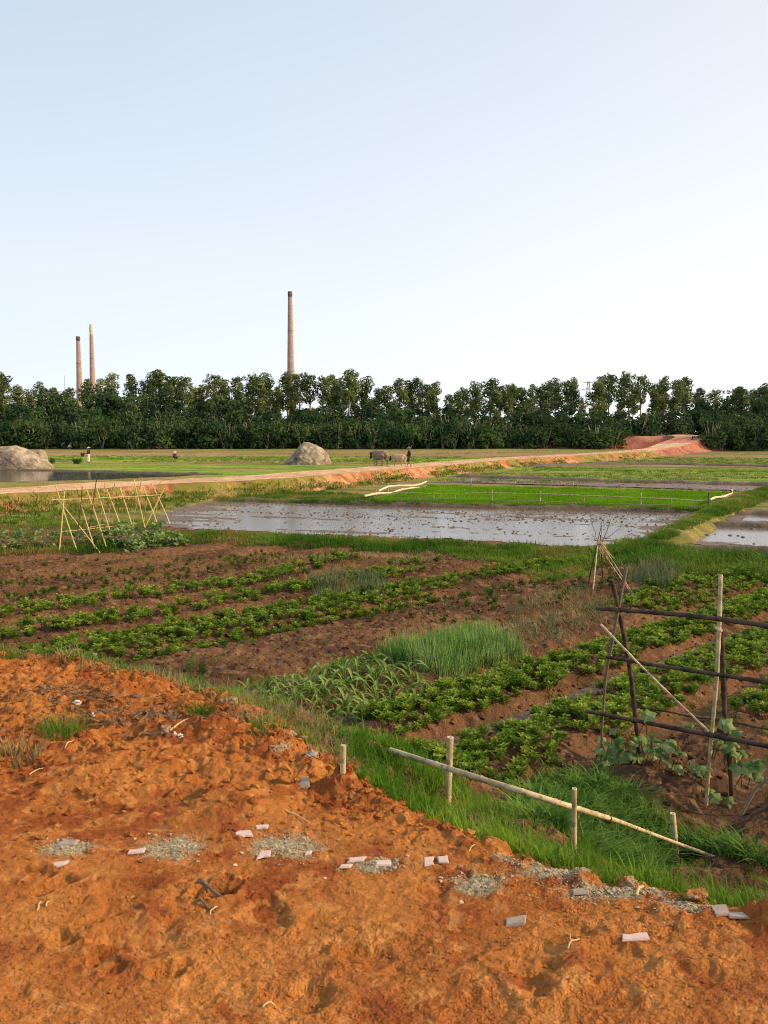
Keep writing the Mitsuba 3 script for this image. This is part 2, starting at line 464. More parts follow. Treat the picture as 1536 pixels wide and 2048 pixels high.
mat('mat_white_stone', lambda p, n, uv: mix((0.52, 0.44, 0.36), (0.66, 0.59, 0.5), fbt(p, 30.0, 3)), 0.9)
mat('mat_gravel', lambda p, n, uv: mix((0.22, 0.185, 0.115), (0.44, 0.385, 0.26), mikit.cell_rand(p.x * 90, p.y * 90, 1)), 0.95)
mat('mat_wood_grey', lambda p, n, uv: mix((0.10, 0.062, 0.038), (0.24, 0.16, 0.10), fbt(p, 40.0, 3)), 0.85)
mat('mat_straw', lambda p, n, uv: mix((0.42, 0.29, 0.13), (0.60, 0.46, 0.24), fbt(p, 20.0, 2)), 0.8)


def chimney_col(p, n, uv):
    c = mix((0.34, 0.255, 0.235), (0.44, 0.34, 0.31), fbt(p, 0.5, 4))
    row = mikit.cell_rand(dr.floor(p.z / 0.5), 3.0, 1.0)
    return mix(c, (0.24, 0.15, 0.125), row * 0.35) * (0.85 + 0.3 * fbt(p, 3.0, 2))


mat('mat_chimney', chimney_col, 0.9, lambda p, n, uv: mikit.noise(p.x * 3, p.y * 3, p.z * 9), 0.02, 0.02, 0.2)
mat('mat_chimney_dark', lambda p, n, uv: mix((0.10, 0.07, 0.065), (0.17, 0.125, 0.11), fbt(p, 0.8, 3)), 0.9)
mat('mat_chimney_pale', lambda p, n, uv: mix((0.50, 0.46, 0.44), (0.62, 0.58, 0.56), fbt(p, 0.8, 3)), 0.9)
mat('mat_steel', (0.30, 0.31, 0.33), 0.6)


def boulder_col(p, n, uv):
    c = mix((0.20, 0.165, 0.12), (0.38, 0.32, 0.24), sm(0.35, 0.65, fbt(p, 1.6, 5)))
    st = mikit.fbm(p.x * 2.2, p.y * 2.2, p.z * 0.35, 4)
    return mix(c, (0.12, 0.095, 0.085), sm(0.52, 0.68, st) * 0.7)


mat('mat_boulder', boulder_col, 0.9, lambda p, n, uv: fbt(p, 2.5, 5), 0.35, 0.02, 0.2)
mat('mat_hide', lambda p, n, uv: mix((0.20, 0.135, 0.095), (0.34, 0.25, 0.17), fbt(p, 3.0, 3)), 0.85)
mat('mat_hide_dark', (0.05, 0.04, 0.035), 0.8)
mat('mat_hide_light', lambda p, n, uv: mix((0.42, 0.31, 0.18), (0.55, 0.42, 0.26), fbt(p, 3.0, 3)), 0.85)
mat('mat_skin', (0.32, 0.18, 0.12), 0.6)
mat('mat_cloth_dark', (0.03, 0.028, 0.033), 0.9)
mat('mat_cloth_grey', (0.30, 0.28, 0.27), 0.9)
mat('mat_cloth_white', (0.62, 0.60, 0.57), 0.9)
mat('mat_cloth_red', (0.22, 0.07, 0.06), 0.9)
mat('mat_hat_brown', (0.20, 0.11, 0.06), 0.85)
mat('mat_hat', (0.55, 0.45, 0.30), 0.8)
mat('mat_hair', (0.02, 0.016, 0.014), 0.7)

# ------------------------------------------------------------------ the shape of the land
EDGE_PX = [(0, 1296), (130, 1308), (300, 1338), (430, 1372), (520, 1425), (600, 1478), (660, 1528), (720, 1562), (800, 1602), (940, 1660), (1060, 1704), (1150, 1736), (1290, 1778), (1400, 1806), (1536, 1822)]
EDGE = np.array([G(X, Y, 1.5)[:2] for X, Y in EDGE_PX])
EDGE = np.vstack([EDGE[0] + [-7, 0.9], EDGE[0] + [-2.5, 0.25], EDGE, EDGE[-1] + [1.2, -0.35], EDGE[-1] + [5, -2.5]])


def edge_s(x, y):
    """Metres beyond the platform's edge (negative on the platform)."""
    d, sign = polydist(x, y, EDGE)
    return d * np.where(sign == 0, 1, sign)


FURROWS = np.array([1.0, -0.35, -1.7, -3.05, -4.42, -5.78, -7.05, -8.7, -11.0, -12.55, -14.1, -15.6, -17.1, -18.6, -20.1, -21.6, -23.1])


def ab(x, y):
    return (np.asarray(x) + y) / math.sqrt(2), (np.asarray(x) - y) / math.sqrt(2)


def qv(x, y):
    return y + 0.38 * x


def garden_z(x, y):
    a, b = ab(x, y)
    b = b + 0.10 * (fb(x, y, 0.7, 2, 3) - 0.5)
    d = np.abs(b[..., None] - FURROWS).min(-1)
    bed = 0.14 * sstep(0.10, 0.42, d) - 0.06
    clods = (0.07 * (fb(x, y, 4.0, 4, 11) - 0.5) + 0.10 * (fb(x, y, 10.0, 3, 12) - 0.5)) * sstep(0.05, 0.30, d) + 0.05 * (fb(x, y, 1.0, 2, 8) - 0.5)
    beyond = sstep(23.2, 24.3, qv(x, y) + 0.5 * (fb(x, y, 0.5, 2, 9) - 0.5))
    z = (bed + clods) * (1 - beyond) + beyond * (0.10 + 0.16 * (fb(x, y, 1.6, 3, 21) - 0.5))
    # the mulch heap on the far beds and the low ridge beside it
    m = G(700, 1142)
    z = z + 0.22 * np.exp(-(((x - m[0]) / 2.6) ** 2 + ((y - m[1]) / 1.1) ** 2))
    m = G(1330, 1185)
    return z + 0.16 * np.exp(-(((x - m[0]) / 0.8) ** 2 + ((y - m[1]) / 0.8) ** 2))


BUMPS = [(690, 1562, 0.085, 0.10), (1170, 1745, 0.04, 0.09), (985, 1680, 0.055, 0.10), (1262, 1748, 0.035, 0.05), (1405, 1782, 0.045, 0.06), (1540, 1850, 0.07, 0.11), (420, 1452, 0.05, 0.20), (560, 1490, 0.06, 0.16),
         (250, 1375, 0.06, 0.3), (60, 1400, 0.05, 0.3), (470, 1610, 0.05, 0.3), (230, 1560, 0.04, 0.4)]
HOLES = [(424, 1777, 0.065, 0.055), (125, 1762, 0.028, 0.07), (230, 1815, 0.022, 0.08), (290, 1857, 0.03, 0.13), (120, 1866, 0.028, 0.06), (225, 1921, 0.028, 0.055), (350, 1930, 0.03, 0.055), (265, 1772, 0.02, 0.09), (520, 1815, 0.03, 0.09),
         (185, 1912, 0.018, 0.04), (600, 1985, 0.032, 0.08), (1080, 1925, 0.024, 0.09), (1065, 1960, 0.026, 0.06), (1250, 1915, 0.024, 0.09), (1200, 1985, 0.02, 0.09), (1135, 1860, 0.016, 0.08), (380, 1600, 0.05, 0.08), (300, 1600, 0.03, 0.10),
         (480, 1595, 0.04, 0.06), (130, 1600, 0.03, 0.09), (60, 1745, 0.02, 0.05), (1420, 1960, 0.014, 0.05), (780, 1900, 0.014, 0.12), (880, 1780, 0.02, 0.06), (730, 1905, 0.015, 0.06), (960, 2010, 0.016, 0.10), (700, 1890, 0.012, 0.07),
         (260, 1358, 0.06, 0.12), (110, 1372, 0.05, 0.12), (150, 1420, 0.06, 0.16), (260, 1470, 0.07, 0.16), (1330, 1880, 0.012, 0.12)]
B_XY = [(*G(X, Y, 1.5)[:2], h, r) for X, Y, h, r in BUMPS]
H_XY = [(*G(X, Y, 1.5)[:2], h, r) for X, Y, h, r in HOLES]


def platform_z(x, y, s):
    rough = sstep(3.3, 4.3, y + 0.15 * x) * 0.7 + 0.3 * sstep(-0.5, -0.1, s)
    z = 1.5 + 0.05 * (fb(x, y, 0.8, 3, 1) - 0.5)
    ridge = np.abs(fb(x, y, 6.5, 4, 31) - 0.5) * 2
    wx, wy = x + 0.10 * (fb(x, y, 6.0, 3, 61) - 0.5), y + 0.10 * (fb(x, y, 6.0, 3, 63) - 0.5)
    crumb = np.abs(fb(wx, wy, 13.0, 4, 33) - 0.5) * 2
    z = z + rough * (0.08 * (fb(wx, wy, 2.6, 4, 2) - 0.5) + 0.065 * (crumb - 0.25) + 0.03 * (fb(x, y, 38.0, 3, 4) - 0.5) - 0.05 * np.clip(0.2 - ridge, 0, 1) * 2)
    z = z + (1 - rough) * (0.013 * (fb(x, y, 3.5, 4, 2) - 0.5) + 0.010 * (crumb - 0.25) + 0.012 * (fb(x, y, 45.0, 3, 4) - 0.5))
    # trodden hollows with a ragged rim
    pit = fb(wx, wy, 4.0, 5, 17)
    z = z - (0.25 + 0.75 * rough) * 0.024 * sstep(0.60, 0.66, pit)
    wx, wy = x + 0.16 * (fb(x, y, 9.0, 4, 41) - 0.5), y + 0.16 * (fb(x, y, 9.0, 4, 43) - 0.5)
    for cx, cy, h, r in H_XY:
        k = np.hypot((wx - cx) / 1.25, wy - cy) / r * (0.75 + 0.5 * fb(x, y, 16.0, 3, 47))
        z = z - 0.75 * h * (1 - sstep(0.5, 1.0, k)) + 0.25 * h * np.exp(-((k - 1.25) / 0.25) ** 2)
    for cx, cy, h, r in B_XY:
        k = np.hypot(wx - cx, wy - cy) / r
        z = z + h * (1 - sstep(0.1, 1.1, k)) * (0.8 + 0.5 * (fb(x, y, 14.0, 3, 23)))
    return z


def near_z(x, y):
    shape = np.broadcast(x, y).shape
    x, y = (np.atleast_1d(np.broadcast_to(np.asarray(q, float), shape)) for q in (x, y))
    s = edge_s(x, y)
    sw = s + 0.22 * (fb(x, y, 3.0, 3, 6) - 0.5)
    t = np.interp(sw, [-0.05, 0.12, 0.9, 1.9, 3.0], [0, 0.06, 0.28, 0.75, 1.0])
    top, low = np.zeros(x.shape), np.zeros(x.shape)
    k = t < 1
    top[k] = platform_z(x[k], y[k], s[k])
    k = t > 0
    low[k] = garden_z(x[k], y[k])
    return (top * (1 - t) + low * t + 0.05 * (fb(x, y, 4.0, 3, 12) - 0.5) * (t > 0) * (t < 1)).reshape(shape)


def hit(X, Y, zf=None, t0=1.6, t1=60.0):
    zf = zf or land_z
    """Where the line of sight of a place in the photograph meets the land."""
    r = ray(X, Y)
    t = np.geomspace(t0, t1, 4000)
    p = np.array([0, 0, H]) + t[:, None] * r
    below = np.nonzero(p[:, 2] < zf(p[:, 0], p[:, 1]))[0]
    return p[below[0]] if len(below) else p[-1]


def far_z(x, y):
    x, y = np.asarray(x, float), np.asarray(y, float)
    return 1.2 * sstep(100, 165, y) + 0.10 * (fb(x, y, 0.25, 3, 2) - 0.5) * sstep(26, 40, y)


from scipy.ndimage import map_coordinates


class Heights:
    """The land's height read from fine grids, for placing many things."""

    def __init__(self):
        self.g = []
        for x0, x1, y0, y1, st in ((-4.6, 4.6, 1.4, 8.6, 0.016), (-17.0, 17.0, 1.4, 32.0, 0.05)):
            gx, gy = np.meshgrid(np.arange(x0, x1, st), np.arange(y0, y1, st))
            use = np.abs(gx) < 0.62 * gy + 0.7
            z = np.zeros(gx.shape)
            z[use] = near_z(gx[use], gy[use])
            self.g.append((x0, x1, y0, y1, st, z))

    def __call__(self, x, y):
        x, y = np.asarray(x, float), np.asarray(y, float)
        out = np.zeros(x.shape)
        for x0, x1, y0, y1, st, z in self.g[::-1]:
            v = map_coordinates(z, [((y - y0) / st).ravel(), ((x - x0) / st).ravel()], order=1, mode='nearest').reshape(x.shape)
            out = np.where((x >= x0) & (x <= x1 - st) & (y >= y0) & (y <= y1 - st), v, out) if z is self.g[0][5] else v
        return out


land_z = Heights()

# flooded and muddy fields, as corners on the ground
WL = -0.06
PADDY_A = [G(X, Y, WL)[:2] for X, Y in [(322, 1046), (352, 1064), (470, 1068), (600, 1077), (850, 1087), (1000, 1094), (1120, 1100), (1215, 1098), (1292, 1084), (1350, 1052), (1408, 1021), (1200, 1014), (980, 1010), (740, 1004), (560, 999), (440, 998), (395, 1010), (330, 1030)]]
PADDY_B = [G(X, Y, WL)[:2] for X, Y in [(1326, 1089), (1445, 1092), (1600, 1100), (1760, 1106), (1760, 1060), (1600, 1052), (1395, 1047), (1375, 1055)]]
PADDY_C = [G(X, Y, WL)[:2] for X, Y in [(1404, 1045), (1600, 1049), (1760, 1056), (1760, 1030), (1600, 1024), (1470, 1022), (1436, 1030)]]
PADDY_D = [G(X, Y, WL)[:2] for X, Y in [(1290, 1103), (1400, 1108), (1536, 1118), (1760, 1136), (1760, 1116), (1536, 1104), (1420, 1100), (1330, 1097)]]
POND = [G(X, Y, WL)[:2] for X, Y in [(-260, 968), (-100, 966), (60, 964), (150, 961), (300, 956), (400, 951), (440, 949.5), (425, 948), (330, 946), (200, 942.5), (90, 940), (-100, 937), (-260, 935)]]
STRIP = [G(X, Y, WL)[:2] for X, Y in [(905, 966), (1100, 972), (1300, 978), (1480, 984), (1560, 984), (1760, 1000), (1760, 985), (1560, 973), (1300, 966), (1100, 961), (960, 957)]]
WET = [PADDY_A, PADDY_B, PADDY_C, PADDY_D, POND, STRIP]


def wet_depth(x, y):
    z = np.zeros(np.shape(x))
    for p in WET:
        d, _ = polydist(x, y, p, True)
        z = np.maximum(z, sstep(-0.15, 0.25, np.where(inpoly(x, y, p), d, -d)))
    return z


# ---- field beyond the garden
x, y = fan(19.5, 420, 560, -0.72, 0.72, 340)
z = far_z(x, y) + 0.10 * (fb(x, y, 1.6, 3, 21) - 0.5) * (1 - sstep(30, 45, y))
z += (0.10 - 0.0) * (1 - sstep(24, 27, qv(x, y))) - 0.55 * wet_depth(x, y)
z = np.where(qv(x, y) < 25.2, z - 0.10 * (1 - sstep(24.6, 25.2, qv(x, y))), z)
struct('field_ground', gridmesh(x, y, z, keep=qv(x, y) > 24.0), 'mat_field')
# ---- plain that runs on to the horizon
ang = np.linspace(0, 2 * np.pi, 73)
rr = np.array([0.0, 60, 250, 800, 2000, 5000])
A_, R_ = np.meshgrid(ang, rr)
v, f = gridmesh(R_ * np.cos(A_), R_ * np.sin(A_), -1.2 + 0 * A_)
struct('plain', (v, f[:, ::-1]), 'mat_field')
# ---- garden beds with their furrows
x, y = fan(2.6, 30, 520, -0.66, 0.68, 620)
s = edge_s(x, y)
z = near_z(x, y) - 0.035 * (1 - sstep(0.0, 0.25, s))
wd = wet_depth(x, y)
struct('garden_soil', gridmesh(x, y, z - 0.5 * wd, keep=(s > -0.15) & (qv(x, y) < 26.5)), 'mat_soil')
# ---- silted wet bottoms of the furrows
for k in range(5, 8):
    aa = np.linspace(1, 26, 160)
    bb = FURROWS[k] - 0.10 * (fb((aa + FURROWS[k]) / math.sqrt(2), (aa - FURROWS[k]) / math.sqrt(2), 0.7, 2, 3) - 0.5)
    keep, V = [], []
    for o in (-0.15, -0.07, 0.07, 0.15):
        X_, Y_ = (aa + bb + o) / math.sqrt(2), (aa - bb - o) / math.sqrt(2)
        V.append((X_, Y_))
    X_, Y_ = np.array([p[0] for p in V]), np.array([p[1] for p in V])
    Z_ = garden_z(X_, Y_) + 0.03
    Z_[[0, 3]] -= 0.05
    ok = (edge_s(X_, Y_) > 3.5) & (qv(X_, Y_) < 22.6) & (np.abs(X_) < 0.66 * Y_)
    if k == 4:
        ok &= Y_ > 9.3
    if ok.any():
        v, f = gridmesh(X_, Y_, Z_, keep=ok)
        struct('furrow', (v, f[:, ::-1]), 'mat_furrow')
# ---- the red earth platform under the camera
x, y = fan(1.5, 8.6, 560, -0.70, 0.70, 620)
s = edge_s(x, y)
struct('red_earth', gridmesh(x, y, near_z(x, y), keep=s < 0.22), 'mat_earth')


# ---- mud and water of the flooded fields
def paddy(poly, seed, level, amp, name, matname, step=0.12, water=True, islands=0.5, pull=0.35, aniso=0.35):
    poly = np.array(poly)
    lo, hi = poly.min(0), poly.max(0)
    gx, gy = np.meshgrid(np.arange(lo[0] - 0.4, hi[0] + 0.4, step), np.arange(lo[1] - 0.4, hi[1] + 0.4, step * 1.15))
    d, _ = polydist(gx, gy, poly, True)
    ins = inpoly(gx, gy, poly)
    d = np.where(ins, d, -d)
    c, si = math.cos(math.radians(-21)), math.sin(math.radians(-21))
    r_, q_ = gx * c + gy * si, -gx * si + gy * c
    n = meshkit.fbm(np.stack([r_ * 1.1 * aniso, q_ * 1.5, 0 * r_], -1), 4, seed)
    n2 = fb(gx, gy, 3.5, 3, seed + 5)
    z = WL + level + amp * (n - islands) + 0.5 * amp * (n2 - 0.5)
    z += pull * amp * (1 - sstep(0.0, 1.6, d)) * (0.4 + 1.2 * fb(gx, gy, 0.9, 2, seed + 2))
    struct(name, gridmesh(gx, gy, z, keep=d > -0.25), matname)
    if water:
        v = np.column_stack([poly, np.full(len(poly), WL)])
        from shapely.geometry import Polygon
        v2, f2 = trimesh.creation.triangulate_polygon(Polygon(poly).buffer(0.15), engine='earcut')
        v3, f3 = np.column_stack([v2, np.full(len(v2), WL)]), np.asarray(f2)
        nz = np.cross(v3[f3[:, 1]] - v3[f3[:, 0]], v3[f3[:, 2]] - v3[f3[:, 0]])[:, 2]
        f3[nz < 0] = f3[nz < 0][:, ::-1]
        struct('paddy_water' if name == 'paddy_mud' else 'pond_water', (v3, f3), 'mat_water' if name == 'paddy_mud' or name == 'wet_strip' else 'mat_pond', smooth=False)


paddy(PADDY_A, 3, -0.022, 0.13, 'paddy_mud', 'mat_mud', 0.09, islands=0.50, pull=0.35, aniso=0.25)
paddy(PADDY_B, 13, -0.055, 0.14, 'paddy_mud', 'mat_mud', 0.10)
paddy(PADDY_C, 23, -0.030, 0.14, 'paddy_mud', 'mat_mud', 0.12)
paddy(PADDY_D, 33, -0.015, 0.14, 'paddy_mud', 'mat_mud', 0.10)
paddy(POND, 43, -0.30, 0.12, 'pond_mud', 'mat_mud', 0.4)
paddy(STRIP, 53, 0.02, 0.16, 'wet_strip', 'mat_mud_purple', 0.22, water=True, islands=0.45)


# ---- ribbons: path on its bank, dyke, bunds
def smooth_line(pts, n):
    pts = np.asarray(pts, float)
    t = np.concatenate([[0], np.cumsum(np.linalg.norm(np.diff(pts[:, :2], axis=0), axis=1))])
    from scipy.interpolate import PchipInterpolator
    u = np.linspace(0, 1, n) ** 1.0 * t[-1]
    return np.stack([PchipInterpolator(t, pts[:, k])(u) for k in range(pts.shape[1])], 1)


def across(line):
    t = np.gradient(line[:, :2], axis=0)
    t /= np.linalg.norm(t, axis=1, keepdims=True)
    return np.stack([t[:, 1], -t[:, 0]], 1)      # to the right of the way


_near = [(-200, 1012, .75), (0, 988, .75), (130, 981.5, .75), (300, 969.5, .75), (430, 964.5, .75), (600, 954, .75), (800, 938, .75), (1000, 921, .75), (1100, 914, .75), (1190, 909.5, .8), (1262, 905, .95)]
NEAR = [G(X, Y, zz) for X, Y, zz in _near]
NEAR += [np.array([41.5, 128, 1.25]), np.array([48.5, 138, 2.25]), np.array([54.5, 146.5, 3.2]), np.array([56.5, 152, 3.27])]
PATH = smooth_line(NEAR, 420)
PN = across(PATH)


def ribbon(line, nrm, offs, zrel, noise_amp=0.12, seed=1, freq=0.8):
    """offs, zrel: (n, m) arrays across the line; noise displaces what is not on the first or last row."""
    X_ = line[:, 0][:, None] + nrm[:, 0][:, None] * offs
    Y_ = line[:, 1][:, None] + nrm[:, 1][:, None] * offs
    Z_ = zrel + noise_amp * (fb(X_, Y_, freq, 4, seed) - 0.5)
    return gridmesh(X_, Y_, Z_)


n = len(PATH)
wid = np.interp(np.arange(n), [0, n * 0.55, n * 0.8, n * 0.93, n], [4.0, 4.0, 4.4, 5.5, 10])
hz = PATH[:, 2]
gz = far_z(PATH[:, 0], PATH[:, 1])
run = 1.15 + 1.1 * np.clip(hz - gz - 0.6, 0, 4)
edgen = 0.5 * (fb(PATH[:, 0], PATH[:, 1], 0.5, 3, 3) - 0.5)
top = np.linspace(0, 1, 12)
offs = -wid[:, None] * top[None] + edgen[:, None] * (1 - top[None])
zt = hz[:, None] + 0.05 * np.sin(np.pi * top)[None] - 0.06 * (np.abs(top - 0.3) < 0.1)[None] - 0.06 * (np.abs(top - 0.75) < 0.1)[None]
CUT = int(np.argmax(PATH[:, 1] > 123))
for nm, sl, mt in (('dirt_path', slice(0, CUT + 1), 'mat_path'), ('dyke_ramp', slice(CUT, None), 'mat_ramp')):
    v, f = ribbon(PATH[sl], PN[sl], offs[sl, ::-1], zt[sl, ::-1], 0.10, 4, 0.9)
    struct(nm, (v, f[:, ::-1]) if np.cross(v[f[0, 1]] - v[f[0, 0]], v[f[0, 2]] - v[f[0, 0]])[2] < 0 else (v, f), mt)
for side in (0, 1):
    k = np.linspace(0, 1, 16)
    prof = np.where(k < 0.5, k * 0.55, 0.275 + (k - 0.5) * 1.45)       # upper part steep
    if side == 0:
        o = edgen[:, None] + run[:, None] * prof[None] - 0.03
    else:
        o = -(wid + run * prof[:, None]).T + 0.03
    g_ = np.minimum(gz, 0.02)[:, None] * 0 + gz[:, None] - 0.12
    zz = hz[:, None] * (1 - k) + g_ * k + 0.0
    amp = 0.35 * np.sin(np.pi * np.clip(k, 0, 1)) ** 0.6
    X_ = PATH[:, 0][:, None] + PN[:, 0][:, None] * o
    Y_ = PATH[:, 1][:, None] + PN[:, 1][:, None] * o
    zz = zz + amp[None] * (fb(X_, Y_, 0.9, 4, 9 + side, zz * 0.9) - 0.5) + 0.10 * (fb(X_, Y_, 0.9, 4, 4) - 0.5) * (1 - k)
    for nm, sl, mt in (('path_bank', slice(0, CUT + 1), 'mat_bank'), ('ramp_bank', slice(CUT, None), 'mat_dyke')):
        v, f = gridmesh(X_[sl], Y_[sl], zz[sl])
        struct(nm, (v, f[:, ::-1] if side == 1 else f), mt)

# dyke that the path climbs onto
DY = smooth_line([(-190, 171, 3.0), (-60, 166, 3.0), (20, 157, 3.1), (60, 152, 3.2), (110, 148, 3.2), (190, 140, 3.2)], 260)
DN = across(DY)
k = np.linspace(0, 1, 22)
o = np.interp(k, [0, 0.36, 0.64, 1], [8.2, 2.3, -2.3, -8.2])
zz = np.interp(k, [0, 0.36, 0.5, 0.64, 1], [0.6, 3.05, 3.12, 3.05, 0.6])
X_ = DY[:, 0][:, None] + DN[:, 0][:, None] * o[None]
Y_ = DY[:, 1][:, None] + DN[:, 1][:, None] * o[None]
zz = zz[None] + 0.35 * (fb(X_, Y_, 0.5, 4, 77) - 0.5) * np.sin(np.pi * k)[None]
v, f = gridmesh(X_, Y_, zz)
struct('dyke', (v, f[:, ::-1]) if np.cross(v[f[0, 1]] - v[f[0, 0]], v[f[0, 2]] - v[f[0, 0]])[2] < 0 else (v, f), 'mat_dyke')

# bunds between the fields: low grassy or muddy ridges
BUNDS = [([(1296, 1100), (1330, 1080), (1380, 1056), (1420, 1030), (1470, 1010), (1536, 984), (1640, 955)], 0.28, 0.62, 'mat_field'),
         ([(1320, 1096), (1445, 1099), (1600, 1109), (1780, 1120)], 0.13, 0.28, 'mat_mud'),
         ([(1385, 1047), (1536, 1052), (1780, 1063)], 0.09, 0.22, 'mat_mud'),
         ([(1430, 1024), (1536, 1027), (1780, 1038)], 0.10, 0.3, 'mat_mud'),
         ([(430, 999), (560, 1002), (740, 1008), (980, 1014), (1200, 1018), (1420, 1024)], 0.12, 0.2, 'mat_mud'),
         ([(880, 953), (1024, 957), (1300, 965), (1536, 971), (1700, 976)], 0.20, 0.5, 'mat_mud'),
         ([(1040, 936), (1290, 929), (1536, 934), (1700, 937)], 0.22, 0.6, 'mat_mud'),
         ([(1180, 940), (1400, 942), (1700, 947)], 0.15, 0.5, 'mat_field'),
         ([(-200, 934), (0, 938.5), (200, 942), (330, 945.5), (450, 948)], 0.05, 0.22, 'mat_mud'),
         ([(860, 915), (1000, 914), (1090, 912)], 0.22, 0.7, 'mat_field'),
         ([(380, 927), (470, 926.5), (560, 926.5)], 0.18, 0.6, 'mat_field')]
for px, h, w, m in BUNDS:
    L = smooth_line([(*G(X, Y, 0.0)[:2], 0.0) for X, Y in px], 200)
    N = across(L)
    k = np.linspace(-1, 1, 9)
    wob = 0.5 * (fb(L[:, 0], L[:, 1], 0.6, 3, 4) - 0.5) * w
    o = k[None] * w * (0.8 + 0.5 * fb(L[:, 0], L[:, 1], 0.9, 2, 8))[:, None] * 1.35 + wob[:, None]
    ends = np.minimum(1, np.minimum(np.arange(200), np.arange(200)[::-1]) / 14)[:, None] ** 0.5
    zz = far_z(L[:, 0], L[:, 1])[:, None] - 0.16 - 0.25 * (1 - ends) + ends * (h + 0.16) * (1 - np.abs(k) ** 2.2)[None] * (0.65 + 0.7 * fb(L[:, 0], L[:, 1], 1.1, 3, 6))[:, None]
    v, f = ribbon(L, N, o, zz, 0.10, 14, 2.5)
    struct('field_bund', (v, f[:, ::-1]) if np.cross(v[f[0, 1]] - v[f[0, 0]], v[f[0, 2]] - v[f[0, 0]])[2] < 0 else (v, f), m)

# ------------------------------------------------------------------ trees along the dyke
def lobe_cards(centres, radii, per, size, rng, up=0.25, flat=0.85):
    C, Nn = [], []
    for c, r in zip(centres, radii):
        m = max(8, int(per * (r ** 2)))
        d = rng.normal(size=(m, 3))
        d /= np.linalg.norm(d, axis=1, keepdims=True)
        rr = r * rng.uniform(0.55, 1.08, m) ** 0.6
        C.append(np.asarray(c) + d * rr[:, None] * [1, 1, flat])
        Nn.append(d + [0, 0, up] + rng.normal(0, 0.45, (m, 3)))
    C, Nn = np.vstack(C), np.vstack(Nn)
    return cards(C, Nn, size * rng.uniform(0.55, 1.25, len(C)), rng, 0.62, 0.2)


def eucalyptus(rng, H_=16.0, r=2.0, low=0.42, n=26, split=0.0):
    """A slender tree whose crown is a stack of rounded clumps."""
    t = np.linspace(0, 1, 8)
    sway = rng.normal(0, 0.35, 2)
    line = np.stack([sway[0] * np.sin(t * 2.4), sway[1] * np.sin(t * 2.0), t * H_ * 0.95], 1)
    wood = [tube(line, 0.20 * (1 - 0.8 * t) + 0.03, 7)]
    cs, rs = [], []
    for i in range(n):
        k = low + (1 - low) * (i + rng.uniform(0, 0.9)) / n
        prof = np.interp((k - low) / (1 - low), [0, 0.3, 0.75, 1.0], [0.5, 1.0, 0.95, 0.5])
        rad = r * prof * rng.uniform(0.15, 1.0) ** 0.6
        az = rng.uniform(0, 2 * np.pi)
        at = np.array([np.interp(k, t, line[:, 0]), np.interp(k, t, line[:, 1]), 0])
        c = at + [rad * np.cos(az), rad * np.sin(az), k * H_ - 0.4]
        cs.append(c)
        rs.append(rng.uniform(0.6, 1.1) * (0.75 + 0.3 * prof))
        if rad > 0.4:
            k0 = max(0.3, k - 0.10)
            p0 = np.array([np.interp(k0, t, line[:, 0]), np.interp(k0, t, line[:, 1]), k0 * H_ * 0.95])
            wood.append(tube([p0, (p0 + c) / 2 + [0, 0, -0.1], c], [0.06, 0.04, 0.02], 4))
    return join(wood), lobe_cards(cs, rs, 84, 0.25, rng)


def broadleaf(rng, H_=9.0, r=2.8, n=30):
    t = np.linspace(0, 1, 6)
    line = np.stack([0.2 * np.sin(t * 3), 0.2 * np.cos(t * 2), t * H_ * 0.8], 1)
    wood = [tube(line, 0.14 * (1 - 0.8 * t) + 0.02, 6)]
    cs, rs = [], []
    for i in range(n):
        k = 0.10 + 0.90 * (i + rng.uniform(0, 1)) / n
        prof = np.sin(np.pi * np.clip(k * 0.75 + 0.2, 0, 1)) ** 0.5
        rad, az = r * prof * rng.uniform(0.2, 1) ** 0.5, rng.uniform(0, 2 * np.pi)
        c = np.array([rad * np.cos(az), rad * np.sin(az), k * (H_ - 0.6)])
        cs.append(c)
        rs.append(rng.uniform(0.7, 1.2))
        p0 = line[min(4, int(k * 4))]
        wood.append(tube([p0, c], [0.05, 0.015], 4))
    return join(wood), lobe_cards(cs, rs, 46, 0.34, rng, 0.4)


def shrub(rng, H_=4.0, r=2.2, n=16):
    cs = [np.array([r * rng.uniform(-1, 1) * 0.8, r * rng.uniform(-1, 1) * 0.8, H_ * rng.uniform(0.08, 0.85)]) for _ in range(n)]
    wood = [tube([[0.1 * np.cos(a), 0.1 * np.sin(a), -0.2], [r * 0.3 * np.cos(a), r * 0.3 * np.sin(a), H_ * 0.45], [r * 0.5 * np.cos(a), r * 0.5 * np.sin(a), H_ * 0.8]], [0.05, 0.035, 0.01], 4) for a in rng.uniform(0, 6.28, 6)]
    return join(wood), lobe_cards(cs, [rng.uniform(0.55, 1.0) for _ in cs], 48, 0.28, rng, 0.4)


R1 = np.random.default_rng(21)
for k in range(6):
    w, c = eucalyptus(R1, 16.0, R1.uniform(1.0, 1.7), R1.uniform(0.46, 0.64), int(R1.integers(20, 28)))
    group(f'group_eucalyptus_{k}', trunk=(w, 'mat_bark', True), crown=(c, 'mat_eucalyptus', False))
for k in range(4):
    w, c = broadleaf(R1, 9.0, R1.uniform(2.3, 3.2))
    group(f'group_broadleaf_{k}', trunk=(w, 'mat_bark', True), crown=(c, 'mat_broadleaf', False))
for k in range(4):
    w, c = shrub(R1)
    group(f'group_shrub_{k}', stem=(w, 'mat_bark', True), crown=(c, 'mat_shrub', False))

